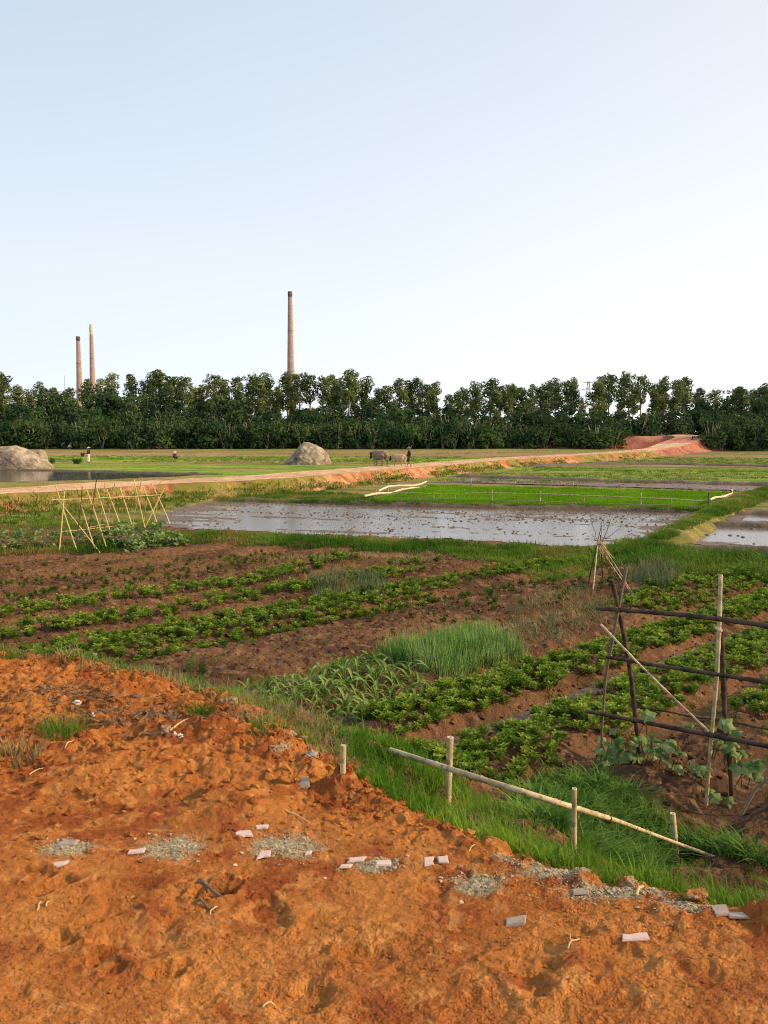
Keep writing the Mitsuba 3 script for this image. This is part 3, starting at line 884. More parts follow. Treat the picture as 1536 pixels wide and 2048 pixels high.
SKY = [(5, 745), (30, 770), (58, 778), (85, 763), (107, 774), (140, 776), (178, 757), (195, 757), (228, 745), (262, 747), (282, 760), (302, 742), (318, 738), (340, 752), (358, 753), (372, 752), (390, 776), (407, 768), (430, 748), (447, 758), (475, 752),
       (497, 748), (515, 752), (535, 745), (555, 772), (575, 744), (600, 745), (622, 748), (645, 752), (660, 748), (680, 756), (697, 737), (715, 760), (732, 752), (752, 776), (775, 770), (802, 757), (818, 760), (832, 755), (853, 768), (875, 763), (897, 788),
       (918, 782), (935, 776), (952, 762), (982, 757), (1000, 770), (1010, 768), (1022, 770), (1045, 774), (1060, 768), (1080, 772), (1095, 762), (1115, 755), (1128, 762), (1143, 755), (1190, 762), (1205, 752), (1224, 747), (1245, 756), (1262, 744), (1283, 750),
       (1305, 765), (1320, 768), (1335, 752), (1355, 758), (1372, 753), (1402, 775), (1440, 778), (1462, 777), (1480, 772), (1505, 778), (1522, 772), (1536, 766), (-20, 752), (-45, 762), (-70, 750), (1560, 770), (1585, 764), (1610, 775)]


PLACES = [(70, 'above the left boulder'), (150, 'left of the twin chimneys'), (250, 'right of the twin chimneys'), (420, 'above the squatting person'), (550, 'left of the tall chimney'), (615, 'at the tall chimney'), (720, 'right of the tall chimney'), (800, 'above the buffaloes'), (900, 'above the walking person'),
          (1030, 'right of the walking person'), (1160, 'left of the lattice tower'), (1270, 'right of the lattice tower'), (1420, 'above the red ramp'), (2000, 'right of the red ramp')]


def where_in_line(X):
    return next(w for k, w in PLACES if X < k)


def put_tree(kind, word, grp, X, d, top_px, h0, s_w, look, rng):
    base = 1.2
    p = P(X, top_px, d)
    sz = max(0.3, (p[2] - base) / h0)
    key = numbered(f'{kind}')
    inst(key, grp, mat4(p[0], d, base, rng.uniform(0, 6.28), s_w * (0.6 + 0.4 * sz), sz=sz))
    tag(key, f'{look} {where_in_line(X)}', word, f'{look.split(" in the")[0].split(" at the")[0].split(" on the")[0]} trees {where_in_line(X)}')


for X, Yt in SKY:
    put_tree('eucalyptus_tree', 'eucalyptus tree', f'group_eucalyptus_{R1.integers(6)}', X + R1.normal(0, 1.5), R1.uniform(163, 184), Yt, 16.0, R1.uniform(0.85, 1.15), 'tall front row eucalyptus in the far tree line', R1)
for X in np.arange(-60, 1610, 26):
    Y0 = np.interp(X, [q[0] for q in sorted(SKY)], [q[1] for q in sorted(SKY)])
    put_tree('eucalyptus_tree', 'eucalyptus tree', f'group_eucalyptus_{R1.integers(6)}', X + R1.normal(0, 6), R1.uniform(190, 225), Y0 + R1.uniform(30, 80), 16.0, R1.uniform(0.8, 1.1), 'lower back row eucalyptus in the far tree line', R1)
for X in np.arange(-60, 1610, 17):
    hgt = np.interp(X, [0, 150, 420, 500, 800, 860, 1000, 1240, 1260, 1400, 1430, 1536], [788, 786, 800, 815, 818, 815, 818, 822, 828, 825, 800, 795])
    put_tree('broadleaf_tree', 'broadleaf tree', f'group_broadleaf_{R1.integers(4)}', X + R1.normal(0, 4), R1.uniform(158, 172), hgt + R1.uniform(-14, 32), 9.0, R1.uniform(0.85, 1.2), 'dark dense broadleaf tree in the far tree line', R1)
for X in np.arange(-60, 1610, 11):
    if 1244 < X < 1424:
        continue
    d = R1.uniform(146, 153) if X < 1250 else R1.uniform(139, 147)
    put_tree('shrub', 'shrub', f'group_shrub_{R1.integers(4)}', X + R1.normal(0, 3), d, (842 if X < 1000 or X > 1400 else 852) + R1.uniform(-14, 16), 4.0, R1.uniform(0.9, 1.3), 'dark green shrub at the foot of the tree line', R1)
for X in np.arange(-60, 1610, 15):
    if 1330 < X < 1440:
        continue
    put_tree('shrub', 'shrub', f'group_shrub_{R1.integers(4)}', X + R1.normal(0, 3), R1.uniform(156, 162), 826 + R1.uniform(-14, 22), 4.0, R1.uniform(0.9, 1.3), 'dark green shrub on the bank below the trees', R1)


# ------------------------------------------------------------------ chimneys, mast, lattice tower
def chimney(X, Ytop, d, w_top, w_foot_px, label, crown='mat_chimney_dark', crown_h=1.6, shaft='mat_chimney'):
    top = P(X, Ytop, d)
    x, Hh = top[0], top[2]
    rt = w_top / 2 * d / F
    rb = rt + (w_foot_px / 2 * d / F - rt) * Hh / (Hh - P(X, 745, d)[2])
    key = holder('chimney', label, 'chimney')
    prof = [(rb * 1.25, -1), (rb * 1.25, 2.0), (rb * 1.05, 2.2)]
    zz = np.linspace(2.3, Hh - crown_h, 14)
    prof += [(rb + (rt - rb) * (q / Hh), q) for q in zz]
    part(key, 'shaft', trimesh.creation.revolve(np.array(prof), sections=28), shaft, 40)
    z0 = Hh - crown_h
    ring = np.array([(rt * 0.62, z0 + 0.01), (rt * 1.02, z0 + 0.01), (rt * 1.02, z0 + crown_h * 0.25), (rt * 1.18, z0 + crown_h * 0.33), (rt * 1.18, z0 + crown_h * 0.62), (rt * 1.08, z0 + crown_h * 0.66), (rt * 1.08, Hh), (rt * 0.62, Hh), (rt * 0.62, z0 + 0.01)])
    part(key, 'crown', trimesh.creation.revolve(ring, sections=28), crown, 30)
    for k in range(2):
        zb = 2.3 + (Hh - crown_h) * (0.45 + 0.27 * k)
        rr = rb + (rt - rb) * zb / Hh
        part(key, 'iron_band', trimesh.creation.revolve(np.array([(rr * 0.9, zb), (rr * 1.015, zb), (rr * 1.015, zb + 0.22), (rr * 0.9, zb + 0.22), (rr * 0.9, zb)]), sections=28), 'mat_chimney_dark', 30)
    for m in [k for k in scene if k.startswith(key + '__')]:
        scene[m]['to_world'] = T4().translate([x, d, 0])


chimney(580, 583, 265, 8.0, 14.0, 'tall lone brick chimney rising behind the middle of the tree line')
chimney(156, 673, 300, 7.2, 10.5, 'shorter dark topped brick chimney, left one of the twin chimneys')
chimney(182, 649, 330, 6.4, 10.0, 'brick chimney with a long pale top, right one of the twin chimneys', 'mat_chimney_pale', 3.6)

m0 = P(129, 750, 240)
thing('mast', tube([[m0[0], 240, 0], [m0[0], 240, m0[2]]], [0.14, 0.06], 8), 'mat_steel', 'thin grey mast left of the twin chimneys', 'mast')


def lattice_tower():
    d = 520.0
    top = P(1177, 762, d)
    x, Hh = top[0], top[2]
    key = holder('lattice_tower', 'faint steel lattice tower seen through a gap in the trees', 'pylon')
    hw = lambda z: 2.6 * (1 - z / Hh) + 0.45
    lv = np.linspace(0, Hh, 13)
    for sx, sy in ((1, 1), (1, -1), (-1, 1), (-1, -1)):
        part(key, 'leg', tube([[x + sx * hw(q), d + sy * hw(q), q] for q in lv], 0.13, 4), 'mat_steel')
    br = []
    for a, b in zip(lv[:-1], lv[1:]):
        for s in (1, -1):
            br.append(tube([[x - hw(a), d + s * hw(a), a], [x + hw(b), d + s * hw(b), b]], 0.07, 4))
            br.append(tube([[x + hw(a), d + s * hw(a), a], [x - hw(b), d + s * hw(b), b]], 0.07, 4))
    part(key, 'bracing', join(br), 'mat_steel')
    for zc, w in ((Hh * 0.97, 3.2), (Hh * 0.86, 4.4), (Hh * 0.75, 3.6)):
        part(key, 'cross_arm', join([tube([[x - w, d, zc], [x, d, zc + 0.5], [x + w, d, zc]], 0.12, 4), tube([[x - w, d, zc], [x + w, d, zc]], 0.10, 4)]), 'mat_steel')


lattice_tower()


# ------------------------------------------------------------------ boulders
def boulder(X0, X1, Ytop, Ybase, d, depth, label, seed, shape):
    a, b = P(X0, Ybase, d), P(X1, Ybase, d)
    top = P((X0 + X1) / 2, Ytop, d)
    z0 = far_z(a[0], d)
    w, h = (b[0] - a[0]) / 2, top[2] - z0
    m = trimesh.creation.icosphere(subdivisions=5)
    v = np.array(m.vertices)
    v = shape(v)
    n = meshkit.fbm(v * 1.3 + seed, 4, seed)
    v = v * (1 + 0.22 * (n - 0.5))[:, None] * (1 + 0.05 * (meshkit.fbm(v * 6 + seed, 3, seed + 2) - 0.5))[:, None]
    v -= [(v[:, 0].max() + v[:, 0].min()) / 2, 0, 0]
    v[:, 0] *= w / np.abs(v[:, 0]).max()
    v[:, 1] *= depth
    v[:, 2] *= h / v[:, 2].max()
    v[:, 2] = np.maximum(v[:, 2], -0.6)
    v += [(a[0] + b[0]) / 2, d + depth * 0.4, z0]
    thing('boulder', (v, m.faces), 'mat_boulder', label, 'boulder', smooth=40)


def hump(v):
    v = v.copy()
    k = np.clip((v[:, 0] + 1) / 2, 0, 1)
    v[:, 2] *= np.interp(k, [0, 0.15, 0.45, 0.75, 1], [0.15, 0.45, 1.08, 0.85, 0.55])
    return np.sign(v) * np.abs(v) ** 0.85


def slab(v):
    v = v.copy()
    k = np.clip((v[:, 0] + 1) / 2, 0, 1)
    v[:, 2] *= np.interp(k, [0, 0.2, 0.5, 0.72, 1], [0.8, 1.0, 0.98, 0.62, 0.25])
    return np.sign(v) * np.abs(v) ** 0.8


boulder(566, 662, 884, 929, 97, 2.4, 'large rounded grey boulder alone in the middle of the fields', 3, hump)
boulder(-42, 97, 891, 938, 84, 2.2, 'big pale boulder with a sloping right side at the left pond', 11, slab)
boulder(66, 94, 899, 934, 88, 1.0, 'small upright round boulder behind the big left boulder', 19, lambda v: v)
boulder(-60, 12, 897, 936, 86, 1.4, 'pale boulder cut by the left edge of the photo', 27, hump)


# ------------------------------------------------------------------ figures
def figure(bones, voxel=None, tap=8):
    """One continuous body from tapering bones ((p, r), (q, r))."""
    import manifold3d as m3
    base = trimesh.creation.icosphere(subdivisions=2).vertices
    parts = []
    for (p, r), (q, s) in bones:
        pts = np.vstack([np.asarray(p) + base * r, np.asarray(q) + base * s])
        parts.append(m3.Manifold.hull_points(pts))
    u = m3.Manifold.batch_boolean(parts, m3.OpType.Add)
    ms = u.to_mesh()
    t = trimesh.Trimesh(ms.vert_properties[:, :3], ms.tri_verts, process=True)
    t = t.subdivide_to_size(max(0.02, np.ptp(t.vertices, axis=0).max() / 45))
    trimesh.smoothing.filter_taubin(t, iterations=tap)
    return t


def hand(w, d, r=0.009, side=1):
    """Palm and five separate, slightly curled fingers from the wrist w along d."""
    d = np.asarray(d, float) / np.linalg.norm(d)
    s = np.cross(d, [0.3, 1, 0.2]) * side
    s /= np.linalg.norm(s)
    n = np.cross(d, s)
    out = [((w, 0.024), (w + d * 0.05 + s * 0.02, 0.017)), ((w, 0.024), (w + d * 0.05 - s * 0.02, 0.017))]
    for k, L in zip((-1.5, -0.5, 0.5, 1.5), (0.062, 0.078, 0.072, 0.056)):
        a = w + d * 0.075 + s * 0.021 * k
        b = a + d * L * 0.55 + n * 0.012
        out += [((w + d * 0.03 + s * 0.014 * k, r), (a, r)), ((a, r), (b, r * 0.95)), ((b, r * 0.95), (b + d * L * 0.4 + n * 0.025, r * 0.8))]
    a = w + d * 0.02 + s * 0.035
    out += [((w + d * 0.01, 0.014), (a, 0.011)), ((a, 0.011), (a + d * 0.035 + s * 0.02 + n * 0.01, 0.009))]
    return out


def person(label, at, rz, J, top='mat_cloth_dark', legs='mat_cloth_dark', hat=None, scale=1.0, shorts=False, hair=True, face=None):
    """J: joints by name, in metres, the figure facing +y."""
    key = holder('person', label, 'person')
    A = lambda k: np.asarray(J[k], float)
    head, neck, chest, hip = A('head'), A('neck'), A('chest'), A('hip')
    fwd = A('look') / np.linalg.norm(A('look'))
    rt = np.cross(fwd, [0, 0, 1.0])
    rt /= np.linalg.norm(rt)
    up = np.cross(rt, fwd)
    b = [((head + up * 0.03, 0.092), (head - up * 0.055 + fwd * 0.02, 0.066)), ((head - up * 0.05, 0.052), (neck, 0.054)), ((head + fwd * 0.085 - up * 0.01, 0.014), (head + fwd * 0.105 - up * 0.03, 0.013)),
         ((head + fwd * 0.072 - up * 0.075 + rt * 0.018, 0.012), (head + fwd * 0.072 - up * 0.075 - rt * 0.018, 0.012)), ((head + rt * 0.09, 0.017), (head + rt * 0.09 - up * 0.025, 0.014)), ((head - rt * 0.09, 0.017), (head - rt * 0.09 - up * 0.025, 0.014))]
    b += [((neck, 0.06), (chest, 0.13)), ((chest, 0.13), (hip, 0.125))]
    for s, m in (('l', -1), ('r', 1)):
        sh, el, wr, hp, kn, an = (A(q + s) for q in ('sh', 'el', 'wr', 'hp', 'kn', 'an'))
        b += [((chest, 0.11), (sh, 0.062)), ((sh, 0.06), (el, 0.044)), ((el, 0.043), (wr, 0.028)), ((hip, 0.11), (hp, 0.09)), ((hp, 0.088), (kn, 0.058)), ((kn, 0.056), (an, 0.038)), ((an, 0.04), (an + fwd * [1, 1, 0] * 0.14 + [0, 0, -0.045], 0.028))]
        b += hand(wr, wr - el, 0.010, m)
    body = figure(b)
    bk = []
    sl, sr = A('shl'), A('shr')
    sh_ = [((neck - up * 0.02, 0.075), (chest, 0.148)), ((chest, 0.148), (hip, 0.142))]
    for s in 'lr':
        sh, el, wr = A('sh' + s), A('el' + s), A('wr' + s)
        sh_ += [((chest, 0.125), (sh, 0.075)), ((sh, 0.074), (el, 0.058)), ((el, 0.057), (el + (wr - el) * 0.75, 0.045))]
    shirt = figure(sh_, tap=4)
    tr = [((hip + up * 0.05, 0.145), (hip, 0.148))]
    for s in 'lr':
        hp, kn, an = A('hp' + s), A('kn' + s), A('an' + s)
        tr += [((hip, 0.135), (hp, 0.105)), ((hp, 0.105), (kn, 0.078))]
        if not shorts:
            tr += [((kn, 0.078), (kn + (an - kn) * 0.8, 0.062))]
    pants = figure(tr, tap=4)
    done = [('body', body, 'mat_skin'), ('shirt', shirt, top), ('shorts' if shorts else 'trousers', pants, legs)]
    if hat in ('cone', 'brown'):
        pr = np.array([(0.0, 0.16), (0.03, 0.155), (0.12, 0.09), (0.23, 0.0), (0.225, -0.008), (0.115, 0.078), (0.0, 0.145)])
        h = trimesh.creation.revolve(pr, sections=24)
        M = np.eye(4)
        M[:3, :3] = np.stack([rt, fwd, up], 1)
        M[:3, 3] = head + up * 0.06
        done.append(('hat', h.apply_transform(M), 'mat_hat' if hat == 'cone' else 'mat_hat_brown'))
    elif hat == 'cap':
        c = trimesh.creation.icosphere(subdivisions=3, radius=0.108)
        v = np.array(c.vertices)
        v[:, 2] = np.maximum(v[:, 2], -0.01)
        brim = trimesh.creation.cylinder(0.105, 0.014, sections=24)
        brim.apply_translation([0, 0.07, 0.0])
        M = np.eye(4)
        M[:3, :3] = np.stack([rt, fwd, up], 1)
        M[:3, 3] = head + up * 0.045
        v2, f2 = join([(v, c.faces), brim])
        done.append(('hat', trimesh.Trimesh(v2, f2, process=False).apply_transform(M), 'mat_cloth_white'))
    if hat != 'cap':
        c = trimesh.creation.icosphere(subdivisions=3, radius=0.102)
        v = np.array(c.vertices)
        v = v[:, [0, 1, 2]]
        v[:, 1] = np.minimum(v[:, 1], 0.055 - 0.0 * v[:, 2])
        v[:, 2] = np.where(v[:, 1] > 0.02, np.maximum(v[:, 2], 0.03), np.maximum(v[:, 2], -0.07))
        M = np.eye(4)
        M[:3, :3] = np.stack([rt, fwd, up], 1)
        M[:3, 3] = head + up * 0.03
        done.append(('hair', trimesh.Trimesh(v, c.faces, process=False).apply_transform(M), 'mat_hair'))
    W = T4(mat4(at[0], at[1], at[2], rz, scale))
    for nme, ms, m in done:
        kk = part(key, nme, ms, m, True)
        scene[kk]['to_world'] = W
    return key


STAND = dict(head=(0, 0.02, 1.60), neck=(0, 0, 1.45), chest=(0, 0, 1.25), hip=(0, 0, 0.95), look=(0, 1, -0.1), shl=(-0.18, 0, 1.38), shr=(0.18, 0, 1.38), ell=(-0.24, -0.02, 1.10), elr=(0.24, -0.02, 1.10), wrl=(-0.23, 0.08, 0.86), wrr=(0.23, 0.08, 0.86),
             hpl=(-0.09, 0, 0.90), hpr=(0.09, 0, 0.90), knl=(-0.10, 0.02, 0.50), knr=(0.10, 0.02, 0.50), anl=(-0.10, 0, 0.07), anr=(0.10, 0, 0.07))
WALK = dict(STAND, knl=(-0.09, 0.16, 0.52), anl=(-0.09, 0.14, 0.09), knr=(0.09, 0.0, 0.50), anr=(0.09, -0.22, 0.10), ell=(-0.25, -0.10, 1.12), wrl=(-0.24, 0.02, 0.88), elr=(0.25, 0.06, 1.12), wrr=(0.22, 0.22, 0.95))
CARRY = dict(STAND, ell=(-0.23, 0.04, 1.12), wrl=(-0.16, 0.30, 1.06), elr=(0.23, 0.04, 1.12), wrr=(0.16, 0.30, 1.06), knl=(-0.10, 0.10, 0.50), anl=(-0.10, 0.06, 0.07))
BEND = dict(head=(0, 0.72, 0.80), neck=(0, 0.58, 0.86), chest=(0, 0.42, 0.90), hip=(0, 0.0, 0.82), look=(0, 0.5, -0.85), shl=(-0.18, 0.52, 0.84), shr=(0.18, 0.52, 0.84), ell=(-0.20, 0.58, 0.56), elr=(0.20, 0.58, 0.56), wrl=(-0.14, 0.66, 0.32), wrr=(0.14, 0.66, 0.32),
            hpl=(-0.10, 0, 0.80), hpr=(0.10, 0, 0.80), knl=(-0.13, 0.10, 0.44), knr=(0.13, 0.10, 0.44), anl=(-0.13, 0.0, 0.06), anr=(0.13, 0.0, 0.06))
SQUAT = dict(head=(0, 0.26, 0.86), neck=(0, 0.20, 0.72), chest=(0, 0.12, 0.55), hip=(0, -0.10, 0.28), look=(0, 0.8, -0.5), shl=(-0.18, 0.18, 0.66), shr=(0.18, 0.18, 0.66), ell=(-0.24, 0.36, 0.46), elr=(0.24, 0.36, 0.46), wrl=(-0.12, 0.50, 0.28), wrr=(0.12, 0.50, 0.28),
             hpl=(-0.10, -0.08, 0.28), hpr=(0.10, -0.08, 0.28), knl=(-0.18, 0.30, 0.42), knr=(0.18, 0.30, 0.42), anl=(-0.15, 0.02, 0.07), anr=(0.15, 0.02, 0.07))

pd = 68.0
p = P(818, 932, pd)
person('person in dark shirt and shorts walking behind the buffaloes on the path', (p[0], pd, 0.74), math.radians(95), WALK, 'mat_cloth_dark', 'mat_cloth_dark', 'brown', 0.86, shorts=True)
d1 = 103.0
p = P(178, 925, d1)
HOLDER = (p[0], d1, far_z(p[0], d1))
person('standing person in dark top, pale trousers and pale hat carrying green seedlings', HOLDER, math.radians(80), CARRY, 'mat_cloth_dark', 'mat_cloth_white', 'cone', 1.03)
p = P(352, 920, 112)
person('person in reddish top squatting alone in the green field', (p[0], 112, far_z(p[0], 112)), math.radians(160), SQUAT, 'mat_cloth_red', 'mat_cloth_dark', 'cone', 1.05)
p = P(131, 893, 147)
person('farther left person in pale top bending over in front of the tree line', (p[0], 147, far_z(p[0], 147)), math.radians(60), BEND, 'mat_cloth_grey', 'mat_cloth_dark', 'cone', 1.05)
p = P(137, 893, 146)
person('person squatting beside the bending one in front of the tree line', (p[0] + 0.25, 145.4, far_z(p[0], 145)), math.radians(-60), SQUAT, 'mat_cloth_white', 'mat_cloth_red', 'cone', 1.0)


def seedling_bundle(x, y, z, label, s=1.0):
    rng = np.random.default_rng(int(abs(x) * 100))
    n_ = 260
    a = rng.uniform(0, 6.28, n_)
    rr = 0.12 * np.sqrt(rng.uniform(0, 1, n_))
    base = np.stack([np.cos(a) * rr, np.sin(a) * rr, 0 * a], -1)
    key = holder('seedling_bundle', label, 'seedling bundle')
    v, f = blades(base, rng.uniform(0.3, 0.5, n_), rng.uniform(0.05, 0.32, n_), np.full(n_, 0.02), a)
    k = part(key, 'leaf_sheaf', (v * s + [x, y, z], f), 'mat_reed')
    t = trimesh.creation.torus(0.10 * s, 0.012 * s, major_sections=16, minor_sections=6)
    t.apply_translation([x, y, z + 0.12 * s])
    part(key, 'tie', t, 'mat_straw', True)


hx, hy, hz_ = HOLDER
seedling_bundle(hx - 0.75, hy + 0.1, hz_ + 0.72, 'green seedling bundle held out by the standing person in the field', 1.25)
for X, Y, lab in ((105, 926, 'dark seedling bundle nearest the small round boulder'), (151, 927, 'left of two seedling bundles standing close together left of the standing person'), (158.5, 926.5, 'right of two seedling bundles standing close together left of the standing person')):
    q = P(X, Y, 100)
    seedling_bundle(q[0], 100, far_z(q[0], 100), lab, 1.7)


# ------------------------------------------------------------------ water buffaloes (walking to -x)
def buffalo(label, at, s, hide, dark, calf=False, step=0.0):
    key = holder('water_buffalo', label, 'water buffalo')
    k = 0.88 if calf else 1.0
    b = [(((0.62, 0, 1.02), 0.30), ((0.25, 0, 0.98), 0.37)), (((0.25, 0, 0.98), 0.37), ((-0.2, 0, 0.96), 0.39)), (((-0.2, 0, 0.96), 0.39), ((-0.58, 0, 1.02), 0.33)), (((0.15, 0, 0.86), 0.36), ((-0.25, 0, 0.84), 0.36)),
         (((0.78, 0, 1.02), 0.20), ((0.55, 0, 1.0), 0.30)), (((-0.62, 0, 1.08), 0.26), ((-0.95, 0, 1.02), 0.18)), (((-0.70, 0, 0.95), 0.24), ((-0.98, 0, 0.98), 0.17)),
         (((-0.98, 0, 1.02), 0.155), ((-1.12, 0, 0.98), 0.15)), (((-1.12, 0, 0.98), 0.145), ((-1.26, 0, 0.72), 0.085)), (((-1.26, 0, 0.72), 0.088), ((-1.29, 0, 0.66), 0.08))]
    for sy, (sw, kk) in zip((-1, 1), ((0.10, -1), (-0.16, 1))):
        y_ = 0.20 * sy
        b += [(((-0.55, y_, 0.82), 0.17), ((-0.58 + sw * 0.5, y_, 0.46), 0.085)), (((-0.58 + sw * 0.5, y_, 0.46), 0.08), ((-0.58 + sw, y_, 0.14), 0.05)), (((-0.58 + sw, y_, 0.14), 0.052), ((-0.60 + sw, y_, 0.05), 0.068))]
        sw2 = -sw * 0.9
        b += [(((0.62, y_, 0.92), 0.22), ((0.50 + sw2 * 0.3, y_, 0.60), 0.115)), (((0.50 + sw2 * 0.3, y_, 0.60), 0.105), ((0.66 + sw2, y_, 0.40), 0.062)), (((0.66 + sw2, y_, 0.40), 0.06), ((0.62 + sw2, y_, 0.13), 0.045)), (((0.62 + sw2, y_, 0.13), 0.05), ((0.59 + sw2, y_, 0.05), 0.066))]
    body = figure(b, tap=10)
    M = T4(mat4(at[0], at[1], at[2], at[3], s))
    pieces = [('body', body, hide)]
    hd = figure([(((-1.06, 0, 1.03), 0.165), ((-1.15, 0, 0.97), 0.16)), (((-1.13, 0, 0.98), 0.157), ((-1.275, 0, 0.72), 0.10)), (((-1.275, 0, 0.72), 0.10), ((-1.305, 0, 0.66), 0.09))], tap=6)
    pieces.append(('head', hd, dark))
    L = 0.5 if not calf else 0.16
    for sy in (-1, 1):
        t = np.linspace(0, 1, 8)
        pieces.append(('horn', tube(np.stack([-1.05 + 0.42 * L * t ** 1.5 * 1.6, sy * (0.10 + L * 0.75 * np.sin(t * 1.9)), 1.14 + 0.10 * L * t], 1), 0.05 * (1 - 0.85 * t) + 0.004, 7), 'mat_hide_dark'))
        e = trimesh.creation.icosphere(subdivisions=2)
        e.apply_scale([0.05, 0.13, 0.06])
        e.apply_translation([-1.04, sy * 0.24, 1.02])
        pieces.append(('ear', e, dark))
    t = np.linspace(0, 1, 7)
    pieces.append(('tail', join([tube(np.stack([0.93 + 0.10 * np.sin(t * 2.2), 0.05 * t, 1.10 - 0.72 * t], 1), 0.035 * (1 - 0.6 * t) + 0.004, 6), lump(np.random.default_rng(2), 1, 0.2, 1.6) if False else tube([[0.99, 0.05, 0.42], [1.0, 0.05, 0.30], [1.0, 0.05, 0.2]], [0.02, 0.045, 0.008], 6)]), hide))
    for nme, ms, m in pieces:
        q = part(key, nme, ms, m, True)
        scene[q]['to_world'] = M


pb = P(760, 932.5, 70.8)
buffalo('larger grey brown water buffalo with dark head leading along the path', (pb[0], 70.8, 0.72, math.radians(-52)), 0.93, 'mat_hide', 'mat_hide_dark')
pb = P(798, 932.5, 69.6)
buffalo('smaller pale tan young buffalo following the larger one on the path', (pb[0], 69.6, 0.72, math.radians(-40)), 0.72, 'mat_hide_light', 'mat_hide_dark', True)

# ------------------------------------------------------------------ plants
RP = np.random.default_rng(5)


def leaflet(c, d, up, L, W):
    """One folded oval leaf from c along d."""
    d = d / np.linalg.norm(d)
    s = np.cross(d, up)
    s /= np.linalg.norm(s) + 1e-9
    n = np.cross(s, d)
    v = np.array([c, c + d * L * 0.5 + s * W + n * W * 0.35, c + d * L, c + d * L * 0.5 - s * W + n * W * 0.35, c + d * L * 0.55])
    return v, np.array([[0, 1, 4], [1, 2, 4], [4, 2, 3], [0, 4, 3]])


def bush_plant(rng, stems=11, h=0.22, spread=0.16, L=0.056):
    """A bushy crop plant: stems that each carry whorls of oval leaves."""
    lv, st = [], []
    for i in range(stems):
        az = rng.uniform(0, 2 * np.pi)
        out = spread * rng.uniform(0.15, 1.0)
        hh = h * rng.uniform(0.6, 1.1) * (1 - 0.35 * out / spread)
        top = np.array([out * np.cos(az), out * np.sin(az), hh])
        p0 = np.array([0.02 * np.cos(az), 0.02 * np.sin(az), -0.02])
        mid = p0 * 0.4 + top * 0.6 + [0, 0, 0.03 * h]
        st.append(tube([p0, mid, top], [0.004, 0.003, 0.002], 3, False))
        for q in (0.55, 0.78, 1.0):
            c = p0 + (top - p0) * q
            a0 = rng.uniform(0, 6.28)
            for k in range(4):
                a = a0 + k * 1.57 + rng.normal(0, 0.25)
                d = np.array([np.cos(a), np.sin(a), rng.uniform(0.1, 1.1)])
                lv.append(leaflet(c + d * 0.008, d, np.array([0, 0, 1.0]), L * rng.uniform(0.7, 1.2), L * 0.36))
    return join(lv), join(st)


for k in range(5):
    lf, st = bush_plant(RP, int(RP.integers(7, 11)), 0.19, 0.15, 0.066)
    group(f'group_peanut_{k}', leaves=(lf, 'mat_peanut', False), stems=(st, 'mat_peanut_dull', False))
for k in range(2):
    lf, st = bush_plant(RP, 6, 0.14, 0.12, 0.04)
    group(f'group_seedling_{k}', leaves=(lf, 'mat_peanut_dull', False), stems=(st, 'mat_peanut_dull', False))


def ground_at(a, b):
    return (a + b) / math.sqrt(2), (a - b) / math.sqrt(2)


def visible(x, y):
    if abs(x) > 0.47 * y + 0.6 or edge_s(x, y) < 0.5:
        return False
    p = np.array([x, y, 0.2]) - [0, 0, H]
    t = np.linspace(0.2, 0.97, 40)
    q = np.array([0, 0, H]) + t[:, None] * p
    return bool((q[:, 2] > land_z(q[:, 0], q[:, 1]) - 0.02).all())


CROPS = []      # (x, y, group, scale, bed)


def sow(a0, a1, b0, b1, step, p, bed, s0=0.9, s1=1.25, small=False, clump=0.8):
    for a in np.arange(a0, a1, step):
        for b in np.arange(b0, b1 + 1e-6, step):
            aa, bb = a + RP.normal(0, step * 0.25), b + RP.normal(0, step * 0.2)
            x, y = ground_at(aa, bb)
            if RP.uniform() > p * (1 - clump + 2 * clump * float(fb(x, y, 0.9, 2, 55))) or qv(x, y) > 23.4:
                continue
            if visible(x, y):
                CROPS.append((x, y, f'group_seedling_{RP.integers(2)}' if small else f'group_peanut_{RP.integers(5)}', RP.uniform(s0, s1), bed))


sow(6.4, 23, -6.78, -6.02, 0.17, 0.9, 'second bed from the bamboo fence', 0.5, 0.85, False, 0.45)
sow(4.5, 26, -5.38, -4.70, 0.17, 0.9, 'first bed from the bamboo fence', 0.5, 0.85, False, 0.45)
sow(9.6, 24, -4.05, -3.35, 0.19, 0.95, 'bed behind the dark pole trellis', 0.55, 0.9, False, 0.5)
sow(10.5, 26, -2.9, -2.2, 0.24, 0.8, 'bed behind the dark pole trellis')
sow(14.0, 24, -8.4, -7.3, 0.22, 0.85, 'far right bed behind the pole tripod', 0.5, 0.85, False, 0.5)
sow(5.0, 12.6, -12.2, -11.05, 0.19, 1.0, 'densest band left of the onions', 0.5, 0.85, False, 0.35)
sow(12.6, 18, -12.4, -11.3, 0.28, 0.65, 'band beside the verge', 0.6, 0.9)
sow(4.0, 15, -13.6, -13.05, 0.26, 0.85, 'thin rows beyond the densest band', 0.7, 1.0)
sow(3.0, 14, -15.2, -14.55, 0.27, 0.85, 'thin rows beyond the densest band', 0.7, 1.0)
sow(2.0, 15, -16.8, -16.1, 0.29, 0.8, 'thin rows beyond the densest band', 0.6, 0.9, True)
sow(1.0, 14, -18.4, -17.4, 0.32, 0.75, 'thin rows beyond the densest band', 0.6, 0.9, True)
sow(0.0, 12, -20.5, -19.0, 0.40, 0.45, 'thin rows beyond the densest band', 0.6, 0.9, True)
sow(5.5, 17, -10.9, -9.0, 0.55, 0.42, 'bare bed left of the onions', 0.7, 1.1, True)
sow(12, 18, -10.9, -9.2, 0.4, 0.5, 'bare bed left of the onions', 0.7, 1.1, True)
BEDSPAN = {}
